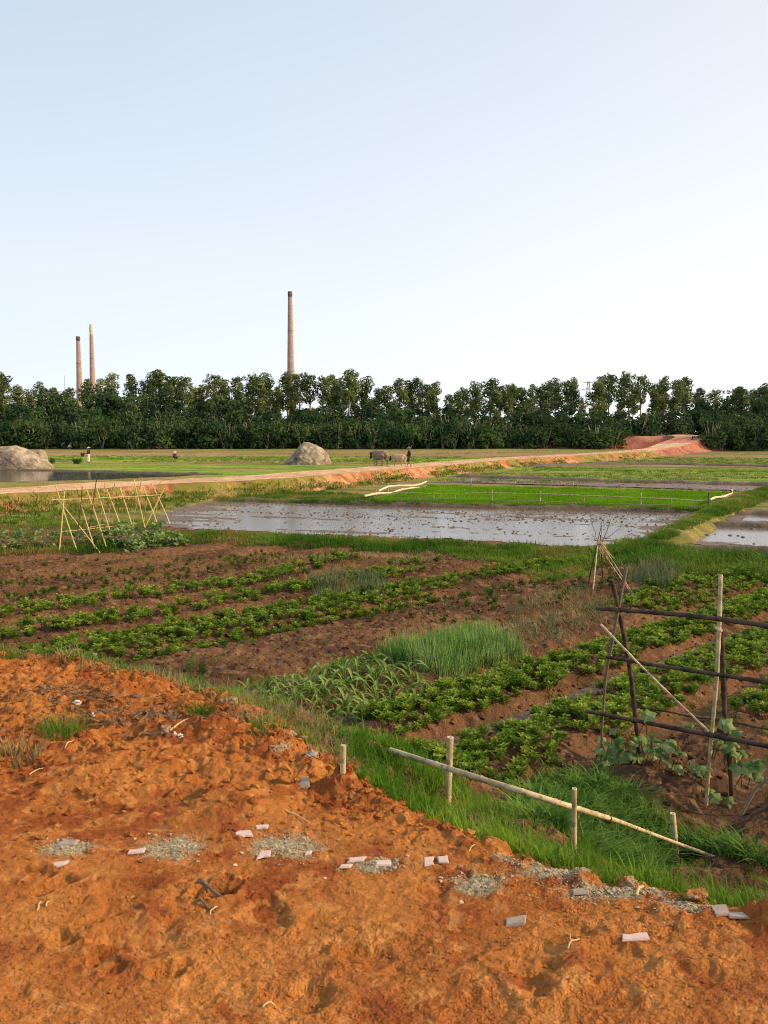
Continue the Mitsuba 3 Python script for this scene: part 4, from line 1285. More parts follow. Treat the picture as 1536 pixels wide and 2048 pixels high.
for c in CROPS:
    aa = (c[0] + c[1]) / math.sqrt(2)
    lo_, hi_ = BEDSPAN.get(c[4], (99, -99))
    BEDSPAN[c[4]] = (min(lo_, aa), max(hi_, aa))
CROPS.sort(key=lambda c: c[1] / c[3])
for i, (x, y, g_, s, bed) in enumerate(CROPS):
    m = mat4(x, y, float(land_z(x, y)), RP.uniform(0, 6.28), s, RP.uniform(0, 0.15), RP.uniform(0, 6.28), s * RP.uniform(0.85, 1.15))
    small = 'seedling' in g_
    aa = (x + y) / math.sqrt(2)
    lo_, hi_ = BEDSPAN[bed]
    bed = ('near end' if aa < lo_ + (hi_ - lo_) * 0.2 else 'nearer half' if aa < lo_ + (hi_ - lo_) * 0.45 else 'farther half') + ' of the ' + bed
    if i < 290:
        key = numbered('crop_seedling' if small else 'peanut_plant')
        inst(key, g_, m)
        tag(key, ('small sparse crop seedling at the ' if small else 'leafy peanut plant at the ') + bed, 'seedling' if small else 'peanut plant', ('crop seedlings at the ' if small else 'peanut plants at the ') + bed)
    else:
        stuff('crop_rows', g_, m)
tag('crop_rows', 'rows of low leafy green crops on the farther garden beds', 'crops', kind='stuff')


# young maize: arching pale striped leaves
def maize(rng):
    n_ = 9
    az = np.arange(n_) * 2.4 + rng.uniform(0, 6)
    lv = []
    for i in range(n_):
        t = np.linspace(0, 1, 6)
        L = rng.uniform(0.22, 0.38)
        rise = 0.10 + 0.03 * i
        d = np.array([np.cos(az[i]), np.sin(az[i]), 0])
        s = np.array([-d[1], d[0], 0])
        mid = np.array([0, 0, rise * 0.5]) + d * (L * t ** 1.2)[:, None] + np.array([0, 0, 1.0]) * (L * (1.25 * t - 1.45 * t ** 2.2))[:, None]
        w = 0.016 * np.sin(np.pi * np.clip(t * 0.92 + 0.08, 0, 1)) ** 0.7 + 0.001
        v = np.concatenate([mid - s * w[:, None], mid + [0, 0, -0.006], mid + s * w[:, None]])
        f = []
        for k in range(5):
            for o in (0, 6):
                f += [[o + k, o + k + 1, o + k + 7], [o + k, o + k + 7, o + k + 6]]
        lv.append((v, np.array(f)))
    return join(lv), tube([[0, 0, -0.02], [0.005, 0, 0.12], [0, 0.005, 0.24]], [0.010, 0.008, 0.004], 5)


for k in range(4):
    lf, st = maize(RP)
    group(f'group_maize_{k}', leaves=(lf, 'mat_corn', False), stalk=(st, 'mat_corn', True))
for a in np.arange(5.6, 8.0, 0.25):
    for b in np.arange(-8.05, -6.95, 0.27):
        x, y = ground_at(a + RP.normal(0, 0.05), b + RP.normal(0, 0.05))
        if visible(x, y) and RP.uniform() < 0.9:
            key = numbered('maize_plant')
            inst(key, f'group_maize_{RP.integers(4)}', mat4(x, y, float(land_z(x, y)), RP.uniform(0, 6.28), RP.uniform(0.8, 1.15), RP.uniform(0, 0.2), RP.uniform(0, 6)))
            w_ = ('near' if a < 6.4 else 'middle' if a < 7.2 else 'far') + (' left' if b < -7.5 else ' right')
            tag(key, f'young maize plant in the {w_} part of the patch left of the onions', 'maize plant', f'maize plants in the {w_} part of their patch')

# grasses
TU = {}


def tuftset(name, mat_, n, *args, **kw):
    TU[name] = [group(f'group_{name}_{k}', blade=(tuft(RP, n, *args, **kw), mat_, False)) for k in range(4)]


tuftset('onion', 'mat_onion', 16, 0.36, 0.07, 0.010, lean=0.25, curl=0.6)
tuftset('oniongrey', 'mat_onion_grey', 16, 0.30, 0.07, 0.009, lean=0.35, curl=0.7)
tuftset('grass', 'mat_grass', 24, 0.15, 0.09, 0.010, lean=0.7, curl=1.0)
tuftset('reed', 'mat_reed', 10, 0.36, 0.12, 0.022, lean=0.9, curl=1.3, seg=5)
tuftset('verge', 'mat_verge', 24, 0.22, 0.20, 0.020, lean=0.7, curl=1.0)
tuftset('dry', 'mat_dry', 16, 0.15, 0.12, 0.006, lean=1.0, curl=0.8)
tuftset('rice', 'mat_rice', 26, 0.20, 0.22, 0.022, lean=0.3, curl=0.8, seg=2)
tuftset('fieldgrass', 'mat_verge', 14, 0.30, 0.45, 0.05, lean=0.7, curl=0.8, seg=2)


def put(name, kind, x, y, z, s=1.0, sz=None):
    stuff(name, TU[kind][RP.integers(4)], mat4(x, y, z - 0.01, RP.uniform(0, 6.28), s, RP.uniform(0, 0.2), RP.uniform(0, 6.28), sz))


def scatter_px(name, kind, poly, n, zf, s0, s1, level=0.0, cond=None):
    """Tufts spread over a patch of ground whose corners are given on the photograph."""
    g_ = np.array([G(X, Y, level)[:2] for X, Y in poly])
    lo, hi = g_.min(0), g_.max(0)
    k = 0
    tries = 0
    while k < n and tries < 60:
        tries += 1
        q = RP.uniform(lo, hi, (max(64, n), 2))
        q = q[inpoly(q[:, 0], q[:, 1], g_)]
        if cond is not None and len(q):
            q = q[cond(q[:, 0], q[:, 1])]
        q = q[:n - k]
        if len(q):
            z = zf(q[:, 0], q[:, 1])
            for (x, y), zz in zip(q, z):
                put(name, kind, x, y, zz, RP.uniform(s0, s1))
            k += len(q)


for a in np.arange(8.35, 10.6, 0.07):
    for b in np.arange(-8.55, -7.25, 0.095):
        x, y = ground_at(a + RP.normal(0, 0.03), b + RP.normal(0, 0.03))
        if fb(x, y, 0.8, 2, 91) < 0.45 + 0.5 * sstep(8.35, 8.6, a) - 0.55 * sstep(9.8, 10.55, a):
            put('onion_bed', 'onion', x, y, float(land_z(x, y)), RP.uniform(0.85, 1.2))
tag('onion_bed', 'thick blue green patch of onions in the middle of the garden', 'onions', kind='stuff')
scatter_px('onion_patch', 'oniongrey', [(618, 1176), (700, 1163), (785, 1172), (770, 1200), (640, 1206)], 260, land_z, 0.9, 1.3)
tag('onion_patch', 'small grey green onion patch beyond the larger onion bed', 'onions', kind='stuff')
scatter_px('dry_weeds', 'oniongrey', [(1010, 1240), (1080, 1195), (1200, 1190), (1230, 1235), (1120, 1290), (1020, 1300)], 130, land_z, 0.5, 0.95)
scatter_px('dry_weeds', 'dry', [(1000, 1260), (1080, 1195), (1220, 1190), (1240, 1240), (1120, 1300), (1010, 1330)], 320, land_z, 0.8, 1.4)
scatter_px('dry_weeds', 'oniongrey', [(1255, 1150), (1330, 1140), (1370, 1160), (1350, 1195), (1270, 1195)], 90, land_z, 1.0, 1.5)
scatter_px('dry_weeds', 'dry', [(470, 1165), (560, 1120), (880, 1108), (890, 1135), (760, 1165), (600, 1172)], 420, land_z, 0.8, 1.4)
tag('dry_weeds', 'dry straw coloured weeds and mulch on the far beds', 'weeds', kind='stuff')
# verge between the garden and the flooded fields
scatter_px('verge_grass', 'verge', [(-20, 1106), (330, 1075), (470, 1072), (600, 1081), (850, 1092), (1000, 1100), (1130, 1105), (1190, 1102), (1185, 1135), (1000, 1122), (880, 1110), (700, 1110), (560, 1097), (420, 1092), (200, 1108), (-20, 1118)], 1000, land_z, 0.75, 1.25)
scatter_px('verge_grass', 'verge', [(1190, 1108), (1290, 1094), (1340, 1110), (1540, 1128), (1640, 1140), (1640, 1180), (1540, 1168), (1400, 1160), (1330, 1142), (1230, 1130)], 900, land_z, 0.8, 1.6)
scatter_px('verge_grass', 'grass', [(880, 1112), (1000, 1102), (1180, 1108), (1180, 1160), (1080, 1170), (1000, 1140)], 700, land_z, 0.8, 1.3)
scatter_px('verge_grass', 'reed', [(1180, 1110), (1560, 1138), (1560, 1172), (1330, 1150), (1200, 1135)], 260, land_z, 0.7, 1.2)
scatter_px('verge_grass', 'verge', [(-20, 1050), (60, 1044), (330, 1050), (300, 1075), (100, 1085), (-20, 1090)], 260, lambda x, y: land_z(x, y), 0.7, 1.1)
tag('verge_grass', 'strip of dark green grass between the garden beds and the flooded fields', 'grass', kind='stuff')


BUND_LINES = [(np.array([G(X, Y, 0.0)[:2] for X, Y in px]), h, w * 1.35) for px, h, w, m in BUNDS]


def bund_z(x, y):
    z = far_z(x, y)
    for line_, h, w in BUND_LINES[:6]:
        z = np.maximum(z, far_z(x, y) + h * 0.9 * np.clip(1 - (polydist(x, y, line_)[0] / w) ** 2, 0, 1))
    return z


scatter_px('bund_grass', 'verge', [(1296, 1096), (1330, 1076), (1380, 1052), (1420, 1027), (1470, 1006), (1540, 980), (1580, 985), (1480, 1022), (1420, 1048), (1372, 1072), (1340, 1092)], 1100, bund_z, 0.6, 1.0)
scatter_px('bund_grass', 'verge', [(425, 1000), (520, 984), (640, 982), (740, 990), (750, 1006), (560, 1004)], 800, far_z, 0.6, 1.0)
scatter_px('bund_grass', 'verge', [(560, 1003), (740, 1009), (980, 1014), (1200, 1018), (1420, 1025), (1410, 1018), (1200, 1013), (980, 1009), (740, 1004)], 900, bund_z, 0.6, 0.9)
scatter_px('bund_grass', 'fieldgrass', [(-30, 1050), (-30, 1010), (120, 1004), (320, 992), (420, 990), (430, 999), (330, 1020), (120, 1040)], 420, far_z, 0.5, 0.9)
tag('bund_grass', 'yellowish green grass on the low banks between the flooded fields', 'grass', kind='stuff')
# seedbed and growing rice
BED = [(742, 1002), (1412, 1016), (1447, 986), (1200, 979), (860, 972)]
scatter_px('rice_seedbed', 'rice', BED, 3600, far_z, 0.8, 1.1)
tag('rice_seedbed', 'bright lime green rice seedbed inside the low pole fence', 'rice seedlings', kind='stuff')


def green_field(x, y):
    q = y + x * 0.4 * (1 - 0.85 * sstep(70.0, 112.0, y))
    d, sign = polydist(x, y, PATH)
    right = (sign < 0) & (d > 2.6)
    left = (sign > 0) & (d > 6.0)
    return ((right & (((q > 62) & (q < 79)) | ((q > 81) & (q < 93)))) | ((left | right) & (q > 102) & (q < 121))) & (fb(x, y, 0.12, 3, 3) > 0.36)


_q = RP.uniform([-70, 58], [75, 128], (30000, 2))
_q = _q[(np.abs(_q[:, 0]) < 0.47 * _q[:, 1]) & green_field(_q[:, 0], _q[:, 1])][:5200]
for (x, y), zz in zip(_q, far_z(_q[:, 0], _q[:, 1])):
    put('young_rice', 'fieldgrass', x, y, zz, RP.uniform(0.5, 0.8), RP.uniform(0.4, 0.7))
tag('young_rice', 'young green rice in the fields on both sides of the path', 'rice', kind='stuff')
# grass on the path's bank
ii = RP.integers(0, 330, 1500)
for i in ii:
    o = RP.uniform(0.1, 1.35)
    x, y = PATH[i, :2] + PN[i] * o
    if fb(x, y, 0.33, 3, 21) * 0.6 + 0.4 * fb(x, y, 2.0, 3, 2) > (0.485 if i > 170 else 0.42) + 0.05 * (o < 0.5):
        put('bank_grass', 'fieldgrass', x, y, 0.72 * (1 - np.interp(o / 1.4, [0, 0.275, 1], [0, 0.5, 1])), RP.uniform(0.5, 0.9))
for i in RP.integers(0, 330, 500):
    o = -PATH[i, 1] * 0 - np.interp(i, [0, 230, 330], [4.1, 4.1, 4.4]) - RP.uniform(0.1, 1.6)
    x, y = PATH[i, :2] + PN[i] * o
    put('bank_grass', 'fieldgrass', x, y, 0.25, RP.uniform(0.5, 0.9))
tag('bank_grass', 'patchy yellow green grass on the red bank of the path', 'grass', kind='stuff')

# slope below the platform: short fresh grass at the rim, long dark grass further down
FENCE_X, FENCE_Y = zip(*sorted(hit(X, Y)[:2].tolist() for X, Y in ((894, 1606), (1150, 1708), (1357, 1722), (1530, 1752))))
q = RP.uniform([-3.2, 2.5], [4.2, 8.5], (26000, 2))
s = edge_s(q[:, 0], q[:, 1])
ok = (s > np.where(q[:, 0] < -0.6, -0.15, 0.06)) & (s < 4.4) & (np.abs(q[:, 0]) < 0.52 * q[:, 1] + 0.3)
q, s = q[ok], s[ok]
z = land_z(q[:, 0], q[:, 1])
nz_ = fb(q[:, 0], q[:, 1], 1.8, 3, 77)
n1 = n2 = n3 = 0
for (x, y), s_, zz, nn in zip(q, s, z, nz_):
    beyond = y - np.interp(x, FENCE_X, FENCE_Y)
    if x > -0.25:
        if (beyond < 0.05 or (x > 1.1 and s_ < 1.7)) and n1 < 2300 and nn > 0.33 + 0.25 * (s_ < 0.2):
            put('bank_turf', 'grass' if RP.uniform() < 0.9 else 'dry', x, y, zz, RP.uniform(0.3, 0.7) * (0.55 + 0.9 * (nn - 0.2)) * (0.7 if x > 0.95 else 1.0))
            n1 += 1
        elif beyond > 0.10 and s_ < (2.7 if x < 1.5 else 3.5) and x > 0.16 * y and n2 < 1700 and nn > 0.30:
            put('long_grass', 'reed', x, y, zz, RP.uniform(0.4, 0.8))
            n2 += 1
        elif s_ < 1.3 and n1 < 2300 and RP.uniform() < 0.6:
            put('bank_turf', 'grass', x, y, zz, RP.uniform(0.5, 1.0))
            n1 += 1
    elif s_ < 1.0 and n3 < 1200:
        kd = ('dry', 'dry', 'dry', 'grass', 'oniongrey')[RP.integers(5)]
        put('rim_weeds', kd, x, y, zz, RP.uniform(0.5, 1.0) * (0.35 if kd == 'oniongrey' else 0.75 if kd == 'dry' else 0.8))
        n3 += 1
tag('bank_turf', 'short fresh green grass along the rim of the red earth platform', 'grass', kind='stuff')
tag('long_grass', 'long dark green grass below the near bamboo fence', 'grass', kind='stuff')
tag('rim_weeds', 'thin dry weeds along the rim of the red earth platform', 'weeds', kind='stuff')


q = RP.uniform([-9, 7.5], [10, 22], (9000, 2))
q = q[(np.abs(q[:, 0]) < 0.46 * q[:, 1]) & (edge_s(q[:, 0], q[:, 1]) > 2.8) & (qv(q[:, 0], q[:, 1]) < 23) & (RP.uniform(size=len(q)) < 1.6 * (fb(q[:, 0], q[:, 1], 0.8, 3, 66) - 0.30))][:1300]
for (x, y), zz in zip(q, land_z(q[:, 0], q[:, 1])):
    put('bed_weeds', ('grass', 'verge', 'dry', 'grass')[RP.integers(4)], x, y, zz, RP.uniform(0.2, 0.55))
tag('bed_weeds', 'small weeds scattered over the garden beds', 'weeds', kind='stuff')


# gourd vines
def gourd_leaf(rng, r):
    a = np.linspace(0.25, 2 * np.pi - 0.25, 15)
    rad = r * (0.78 + 0.22 * np.cos(a * 5 - math.pi)) * (0.9 + 0.15 * rng.uniform(size=15))
    rim = np.stack([rad * np.cos(a) * -1, rad * np.sin(a), -0.16 * r * np.cos(2.5 * a) - 0.25 * rad ** 2 / r], 1)
    ring = rim * 0.5 + [0, 0, 0.10 * r]
    v = np.vstack([[[0, 0, 0]], ring, rim])
    f = []
    for i in range(14):
        f += [[0, 1 + i, 2 + i], [1 + i, 16 + i, 17 + i], [1 + i, 17 + i, 2 + i]]
    return v, np.array(f)


def turn(v, az, tilt, roll):
    c, s = math.cos(roll), math.sin(roll)
    v = v @ np.array([[c, -s, 0], [s, c, 0], [0, 0, 1]]).T
    M = mat4(0, 0, 0, 0, 1, tilt, az)[:3, :3]
    return v @ M.T


LEAFPX = [(240, 1570, 85), (300, 1455, 70), (380, 1740, 55), (500, 1400, 70), (570, 1210, 60), (600, 1370, 50), (740, 1440, 60), (650, 1450, 50), (790, 1640, 55), (730, 1570, 45), (660, 1520, 45), (410, 1510, 55), (480, 1540, 40), (1170, 1270, 60), (1210, 1300, 50),
          (1180, 1440, 65), (1240, 1490, 60), (1320, 1490, 45), (1290, 1610, 85), (1390, 1640, 65), (1450, 1690, 45), (1035, 1790, 45), (1080, 1840, 45), (1190, 1880, 45), (965, 1620, 50), (920, 1610, 40), (1045, 1600, 35), (300, 1310, 45), (330, 1410, 50),
          (1225, 1425, 50), (220, 1400, 45), (870, 1300, 35), (830, 1490, 35), (430, 1440, 50), (560, 1450, 45), (200, 1480, 55), (1130, 1420, 45), (1440, 1560, 45), (1150, 1240, 40)]
for name_, cond, lab in (('gourd_vine', lambda c: c < 850, 'gourd vine with broad leaves climbing the left post pair of the dark pole trellis'), ('gourd_vine', lambda c: c >= 850, 'gourd vine with broad leaves climbing the right post pair of the dark pole trellis')):
    key = holder(name_, lab, 'gourd vine')
    stemp = []
    more_ = [(q[0] + RP.normal(0, 38), q[1] + RP.normal(0, 38), q[2] * RP.uniform(0.6, 1.0)) for q in LEAFPX for _ in range(1)]
    for cx, cy, rr in sorted((q for q in LEAFPX + more_ if cond(q[0])), key=lambda q: -q[1]):
        X, Y = 1150 + cx / 3.865, 1120 + cy / 3.865
        d = np.interp(X, [1200, 1440, 1536], [8.2, 7.35, 7.1]) + RP.normal(0, 0.10)
        p = P(X, Y, d)
        p[2] = max(p[2], float(land_z(p[0], d)) + 0.05)
        r = rr / 3.865 * d / F * 1.35
        v, f = gourd_leaf(RP, r)
        v = turn(v, math.radians(-75) + RP.normal(0, 0.9), RP.uniform(0.2, 1.0), RP.uniform(0, 6.28))
        part(key, 'leaf', (v + p, f), 'mat_squash', True)
        stemp.append(p - [0, 0, 0.03])
    ms = []
    foot = hit(1268 if cond(0) else 1464, 1500 if cond(0) else 1580)
    for p in stemp:
        base_ = np.array([p[0] + RP.normal(0, 0.05), p[1] + 0.10, max(float(land_z(p[0], p[1] + 0.10)), p[2] - 0.16)])
        ms.append(tube([base_, (base_ + p) / 2 + [0, 0.02, 0.015], p + [0, 0, 0.03]], [0.004, 0.003, 0.0025], 5))
    up = np.linspace(0, 1, 30)
    ms.append(tube(np.stack([foot[0] + 0.035 * np.cos(up * 15), foot[1] + 0.035 * np.sin(up * 15), foot[2] + up * 0.75], 1), 0.004, 5))
    part(key, 'stem', join(ms), 'mat_peanut_dull', True)


def vine_heap(label, px, n_, dm, r0=0.10):
    key = holder('gourd_vine', label, 'gourd vine')
    ms = []
    for i in range(n_):
        X, Y0, Y1 = px[RP.integers(len(px))]
        X = X + RP.normal(0, 9)
        g0 = G(X, Y1, 0.0)
        h = max(0.05, (Y1 - Y0) * g0[1] / F)
        p = np.array([g0[0], g0[1] + RP.uniform(-0.25, 0.35), 0.10 + h * RP.uniform(0.0, 1.0)])
        v, f = gourd_leaf(RP, r0 * RP.uniform(0.6, 1.25))
        ms.append((turn(v, RP.uniform(0, 6.28), RP.uniform(0.1, 1.0), RP.uniform(0, 6.28)) + p, f))
    part(key, 'foliage', join(ms), 'mat_squash', True)
    g0 = G(px[0][0], px[0][2], 0)
    g1 = G(px[-1][0], px[-1][2], 0)
    part(key, 'stem', tube([g0 + [0, 0.1, 0.1], (g0 + g1) / 2 + [0, 0.1, 0.16], g1 + [0, 0.1, 0.12]], 0.008, 5), 'mat_peanut_dull', True)


vine_heap('low gourd vines at the left edge of the photo beside the yellow pole trellis', [(10, 1062, 1105), (40, 1060, 1103), (75, 1065, 1102), (105, 1072, 1103)], 90, 22)
vine_heap('gourd vines growing under the middle of the yellow pole trellis', [(150, 1072, 1100), (180, 1068, 1100), (210, 1066, 1100), (230, 1064, 1100)], 110, 22)
vine_heap('tall leafy gourd vines at the right end of the yellow pole trellis', [(248, 1050, 1100), (262, 1052, 1112), (280, 1062, 1102), (300, 1070, 1098), (318, 1050, 1090), (340, 1068, 1096), (360, 1080, 1096)], 230, 22)


# ------------------------------------------------------------------ yellow pole trellis on the left
trel = holder('pole_trellis', 'light yellow bamboo trellis of crossed poles at the left edge of the garden', 'trellis')
bar_d = lambda X: np.interp(X, [102, 322], [23.4, 25.4])
Q2 = lambda x, y: (90 + x / 5.908, 940 + y / 5.908)
POLES = [((162, 995), (228, 255), 0), ((395, 1030), (125, 170), 0), ((600, 1000), (408, 340), 0), ((740, 990), (480, 205), 0), ((848, 965), (600, 175), 0), ((680, 962), (145, 340), 0),
         ((350, 985), (440, 195), 1), ((485, 930), (610, 105), 1), ((600, 880), (710, 150), 1), ((700, 830), (830, 145), 1), ((900, 680), (730, 232), 0), ((1030, 660), (885, 213), 0), ((1242, 930), (1052, 112), 0), ((1030, 690), (1150, 88), 1),
         ((1320, 620), (1158, 198), 0), ((1165, 600), (1235, 188), 1), ((1475, 640), (1252, 150), 0), ((1290, 650), (1365, 118), 1), ((1120, 800), (1410, 214), 0)]
for k, (ft, tp, back) in enumerate(POLES):
    (Xf, Yf), (Xt, Yt) = Q2(*ft), Q2(*tp)
    db = bar_d((Xf + Xt) / 2)
    sgn = 1 if back else -1
    gd = G(Xf, Yf, 0.05)[1]
    df = np.clip(gd, db - 0.6, db + 0.7) if Yf > 1085 else db + sgn * 0.35
    p0, p1 = P(Xf, Yf, df), P(Xt, Yt, db - sgn * 0.12)
    if Yf > 1085:
        p0[2] = float(land_z(p0[0], p0[1])) - 0.05
    dark = k in (6, 7)
    part(trel, 'pole', bamboo(p0, p1, 0.018 if not back else 0.015, 0.28, 0.02, 0.8, RP, 7), 'mat_bamboo_dark' if dark else 'mat_bamboo_yellow', True)
for (a, b, r) in (((75, 353), (1375, 291), 0.015), ((185, 728), (905, 650), 0.011), ((510, 685), (720, 645), 0.009)):
    (Xa, Ya), (Xb, Yb) = Q2(*a), Q2(*b)
    off = 0.0 if r > 0.014 else 0.25
    part(trel, 'cross_bar', bamboo(P(Xa, Ya, bar_d(Xa) - off), P(Xb, Yb, bar_d(Xb) - off), r, 0.35, 0.02, 0.8, RP, 7), 'mat_bamboo_yellow', True)

# ------------------------------------------------------------------ dark pole trellis on the right
trel = holder('pole_trellis', 'dark weathered pole trellis with three rails at the right edge of the garden', 'trellis')
Q4 = lambda x, y: (1150 + x / 3.865, 1120 + y / 3.865)
rd = lambda X: np.interp(X, [1190, 1440, 1600], [8.35, 7.4, 6.9])


def stick(name, pts, r0, r1, m, dof, foot=None, wob=0.004):
    L = []
    for i, (x_, y_) in enumerate(pts):
        X, Y = Q4(x_, y_)
        d = rd(X) + (dof[i] if isinstance(dof, (list, tuple)) else dof)
        L.append(P(X, Y, d))
    L = np.array(L)
    if foot is not None:
        L[-1, 2] = float(land_z(L[-1, 0], L[-1, 1])) - 0.12
    fine = smooth3(L, 22)
    fine += np.cumsum(RP.normal(0, wob * 0.35, fine.shape), 0) * 0.6
    rad = np.linspace(r0, r1, len(fine)) * RP.uniform(0.9, 1.12, len(fine))
    part(trel, name, tube(fine, rad, 9), m, 50)


def smooth3(L, n_):
    t = np.concatenate([[0], np.cumsum(np.linalg.norm(np.diff(L, axis=0), axis=1))])
    u = np.linspace(0, t[-1], n_)
    return np.stack([np.interp(u, t, L[:, k]) for k in range(3)], 1)


stick('post', [(280, 150), (335, 370), (400, 700), (440, 950), (465, 1200), (492, 1400), (500, 1450)], 0.020, 0.024, 'mat_bamboo_dark', [-0.06, 0.03, 0.12, 0.2, 0.26, 0.32, 0.34], 1)
stick('post', [(396, 55), (345, 330), (310, 530), (240, 900), (208, 1300), (200, 1540)], 0.018, 0.009, 'mat_bamboo_dim', [0.10, 0.03, -0.02, -0.06, -0.10, -0.14], 1)
stick('post', [(1126, 112), (1118, 400), (1100, 800), (1065, 1250), (1035, 1600), (1012, 1850)], 0.021, 0.015, 'mat_bamboo', [0.06, 0.0, -0.04, -0.08, -0.12, -0.15], 1)
stick('post', [(1117, 335), (1128, 600), (1142, 830), (1157, 1200), (1205, 1650), (1228, 1790)], 0.023, 0.022, 'mat_bamboo_dark', [0.04, 0.07, 0.10, 0.15, 0.2, 0.22], 1)
stick('rail', [(165, 372), (500, 396), (820, 420), (1100, 450), (1490, 505), (1700, 535)], 0.019, 0.023, 'mat_bamboo_dark', -0.03)
stick('rail', [(245, 748), (500, 792), (800, 840), (1080, 880), (1490, 945), (1700, 980)], 0.017, 0.020, 'mat_bamboo_dark', -0.07)
stick('rail', [(85, 1168), (480, 1245), (760, 1300), (1040, 1355), (1490, 1440), (1700, 1490)], 0.018, 0.023, 'mat_bamboo_dark', -0.12)
stick('rail', [(470, 1135), (700, 1170), (900, 1210), (1150, 1240), (1490, 1305), (1700, 1340)], 0.008, 0.009, 'mat_bamboo_dark', 0.26)
stick('brace', [(198, 498), (460, 770), (700, 1010), (1035, 1328)], 0.012, 0.010, 'mat_bamboo', -0.16, None, 0.001)
stick('brace', [(1560, 1640), (1400, 1760), (1235, 1900)], 0.014, 0.010, 'mat_bamboo_grey', -0.1, 1)
for (x_, y_, r) in ((335, 385, 0.032), (1122, 452, 0.032), (1100, 885, 0.03), (265, 752, 0.026), (1042, 1350, 0.032), (455, 1240, 0.03), (425, 785, 0.028), (1110, 535, 0.03)):
    X, Y = Q4(x_, y_)
    ring = trimesh.creation.torus(r, 0.0045, major_sections=14, minor_sections=6)
    v = np.array(ring.vertices)
    vs = np.vstack([v + [0, 0, 0.007], v, v - [0, 0, 0.007]])
    fs = np.vstack([ring.faces + len(v) * k for k in range(3)])
    vs = vs @ mat4(0, 0, 0, 0, 1, 0.5, RP.uniform(0, 6))[:3, :3].T
    part(trel, 'binding', (vs + P(X, Y, rd(X) - 0.03), fs), 'mat_white_stone' if (x_, y_) in ((265, 752), (1110, 535)) else 'mat_cord', True)

# ------------------------------------------------------------------ tied tripod of poles
tri = holder('pole_tripod', 'tied tripod of bamboo poles with twiggy tops standing by the flooded field', 'tripod')
Q3 = lambda x, y: (1120 + x / 6.98, 1000 + y / 6.98)
AP = P(1198.5, 1089, 17.35)


def tleg(foot, tip, d0, d1, r0, r1, m, through=True, wob=0.006):
    (Xf, Yf), (Xt, Yt) = Q3(*foot), Q3(*tip)
    p0, p1 = P(Xf, Yf, d0), P(Xt, Yt, d1)
    p0[2] = min(p0[2], float(land_z(p0[0], p0[1])) + 0.03) - 0.03
    t = np.linspace(0, 1, 14)
    pts = p0 + t[:, None] * (p1 - p0)
    pts += np.cumsum(RP.normal(0, wob, pts.shape), 0) * 0.5
    part(tri, 'pole', tube(pts, (r0 + (r1 - r0) * t) * RP.uniform(0.92, 1.08, 14), 7), m, True)


tleg((435, 1390), (530, 545), 16.8, 17.35, 0.014, 0.011, 'mat_bamboo')
tleg((385, 1175), (570, 350), 18.0, 17.3, 0.013, 0.007, 'mat_bamboo_dark')
tleg((608, 1245), (560, 500), 17.9, 17.3, 0.012, 0.008, 'mat_bamboo_dark')
tleg((1100, 1410), (560, 560), 16.9, 17.35, 0.012, 0.009, 'mat_bamboo')
tleg((1000, 1290), (545, 660), 17.2, 17.4, 0.011, 0.009, 'mat_bamboo')
tleg((860, 1200), (590, 740), 17.5, 17.4, 0.009, 0.007, 'mat_bamboo_dark')
tw = []
for a, b, r in (((520, 560), (410, 150), 0.006), ((585, 610), (715, 260), 0.009), ((630, 540), (858, 372), 0.006), ((500, 570), (445, 480), 0.007), ((575, 560), (575, 210), 0.005), ((560, 345), (640, 190), 0.003), ((450, 330), (480, 200), 0.003), ((660, 400), (760, 300), 0.003), ((700, 300), (690, 180), 0.003), ((840, 380), (905, 190), 0.003)):
    tw.append(branch(P(*Q3(*a), 17.35), P(*Q3(*b), 17.3 + RP.normal(0, 0.08)), r, r * 0.45, 0.008, RP, 9, 5))
part(tri, 'twig', join(tw), 'mat_bamboo_dark', True)
ms = []
for k in range(26):
    p0 = P(*Q3(560 + RP.normal(0, 28), 600 + RP.normal(0, 25)), 17.3)
    p1 = P(*Q3(640 + RP.normal(0, 45), 760 + RP.normal(0, 50)), 17.25)
    ms.append(branch(p0, p1, 0.006, 0.003, 0.01, RP, 5, 4))
part(tri, 'straw_tie', join(ms), 'mat_straw', True)
ring = trimesh.creation.torus(0.045, 0.016, major_sections=14, minor_sections=6)
ring.apply_translation(P(*Q3(550, 620), 17.33))
part(tri, 'binding', ring, 'mat_cord', True)

# ------------------------------------------------------------------ low pole fence round the seedbed
fen = holder('seedbed_fence', 'low bamboo fence around the bright green rice seedbed', 'fence')
dn = lambda X: np.interp(X, [735, 1417], [43.6, 37.8])
df_ = lambda X: np.interp(X, [854, 1463], [54.4, 48.6])
dl = lambda X: np.interp(X, [729, 854], [43.6, 54.4])
dr_ = lambda X: np.interp(X, [1417, 1466], [37.8, 48.6])


def rail(pts, dfun, r, m, name='rail'):
    L = smooth3(np.array([P(X, Y, float(dfun(X))) for X, Y in pts]), 26)
    part(fen, name, tube(L, r * np.random.default_rng(len(scene)).uniform(0.85, 1.15, 26), 6), m, True)


def post(X, Y0, Y1, dfun, r=0.03, m='mat_bamboo'):
    p1 = P(X, Y0, float(dfun(X)))
    p0 = P(X, Y1, float(dfun(X)))
    p0[2] = min(p0[2], far_z(p0[0], p0[1]) - 0.1)
    part(fen, 'post', bamboo(p0, p1, r, 0.3, 0.01, 0.9, RP, 6), m, True)


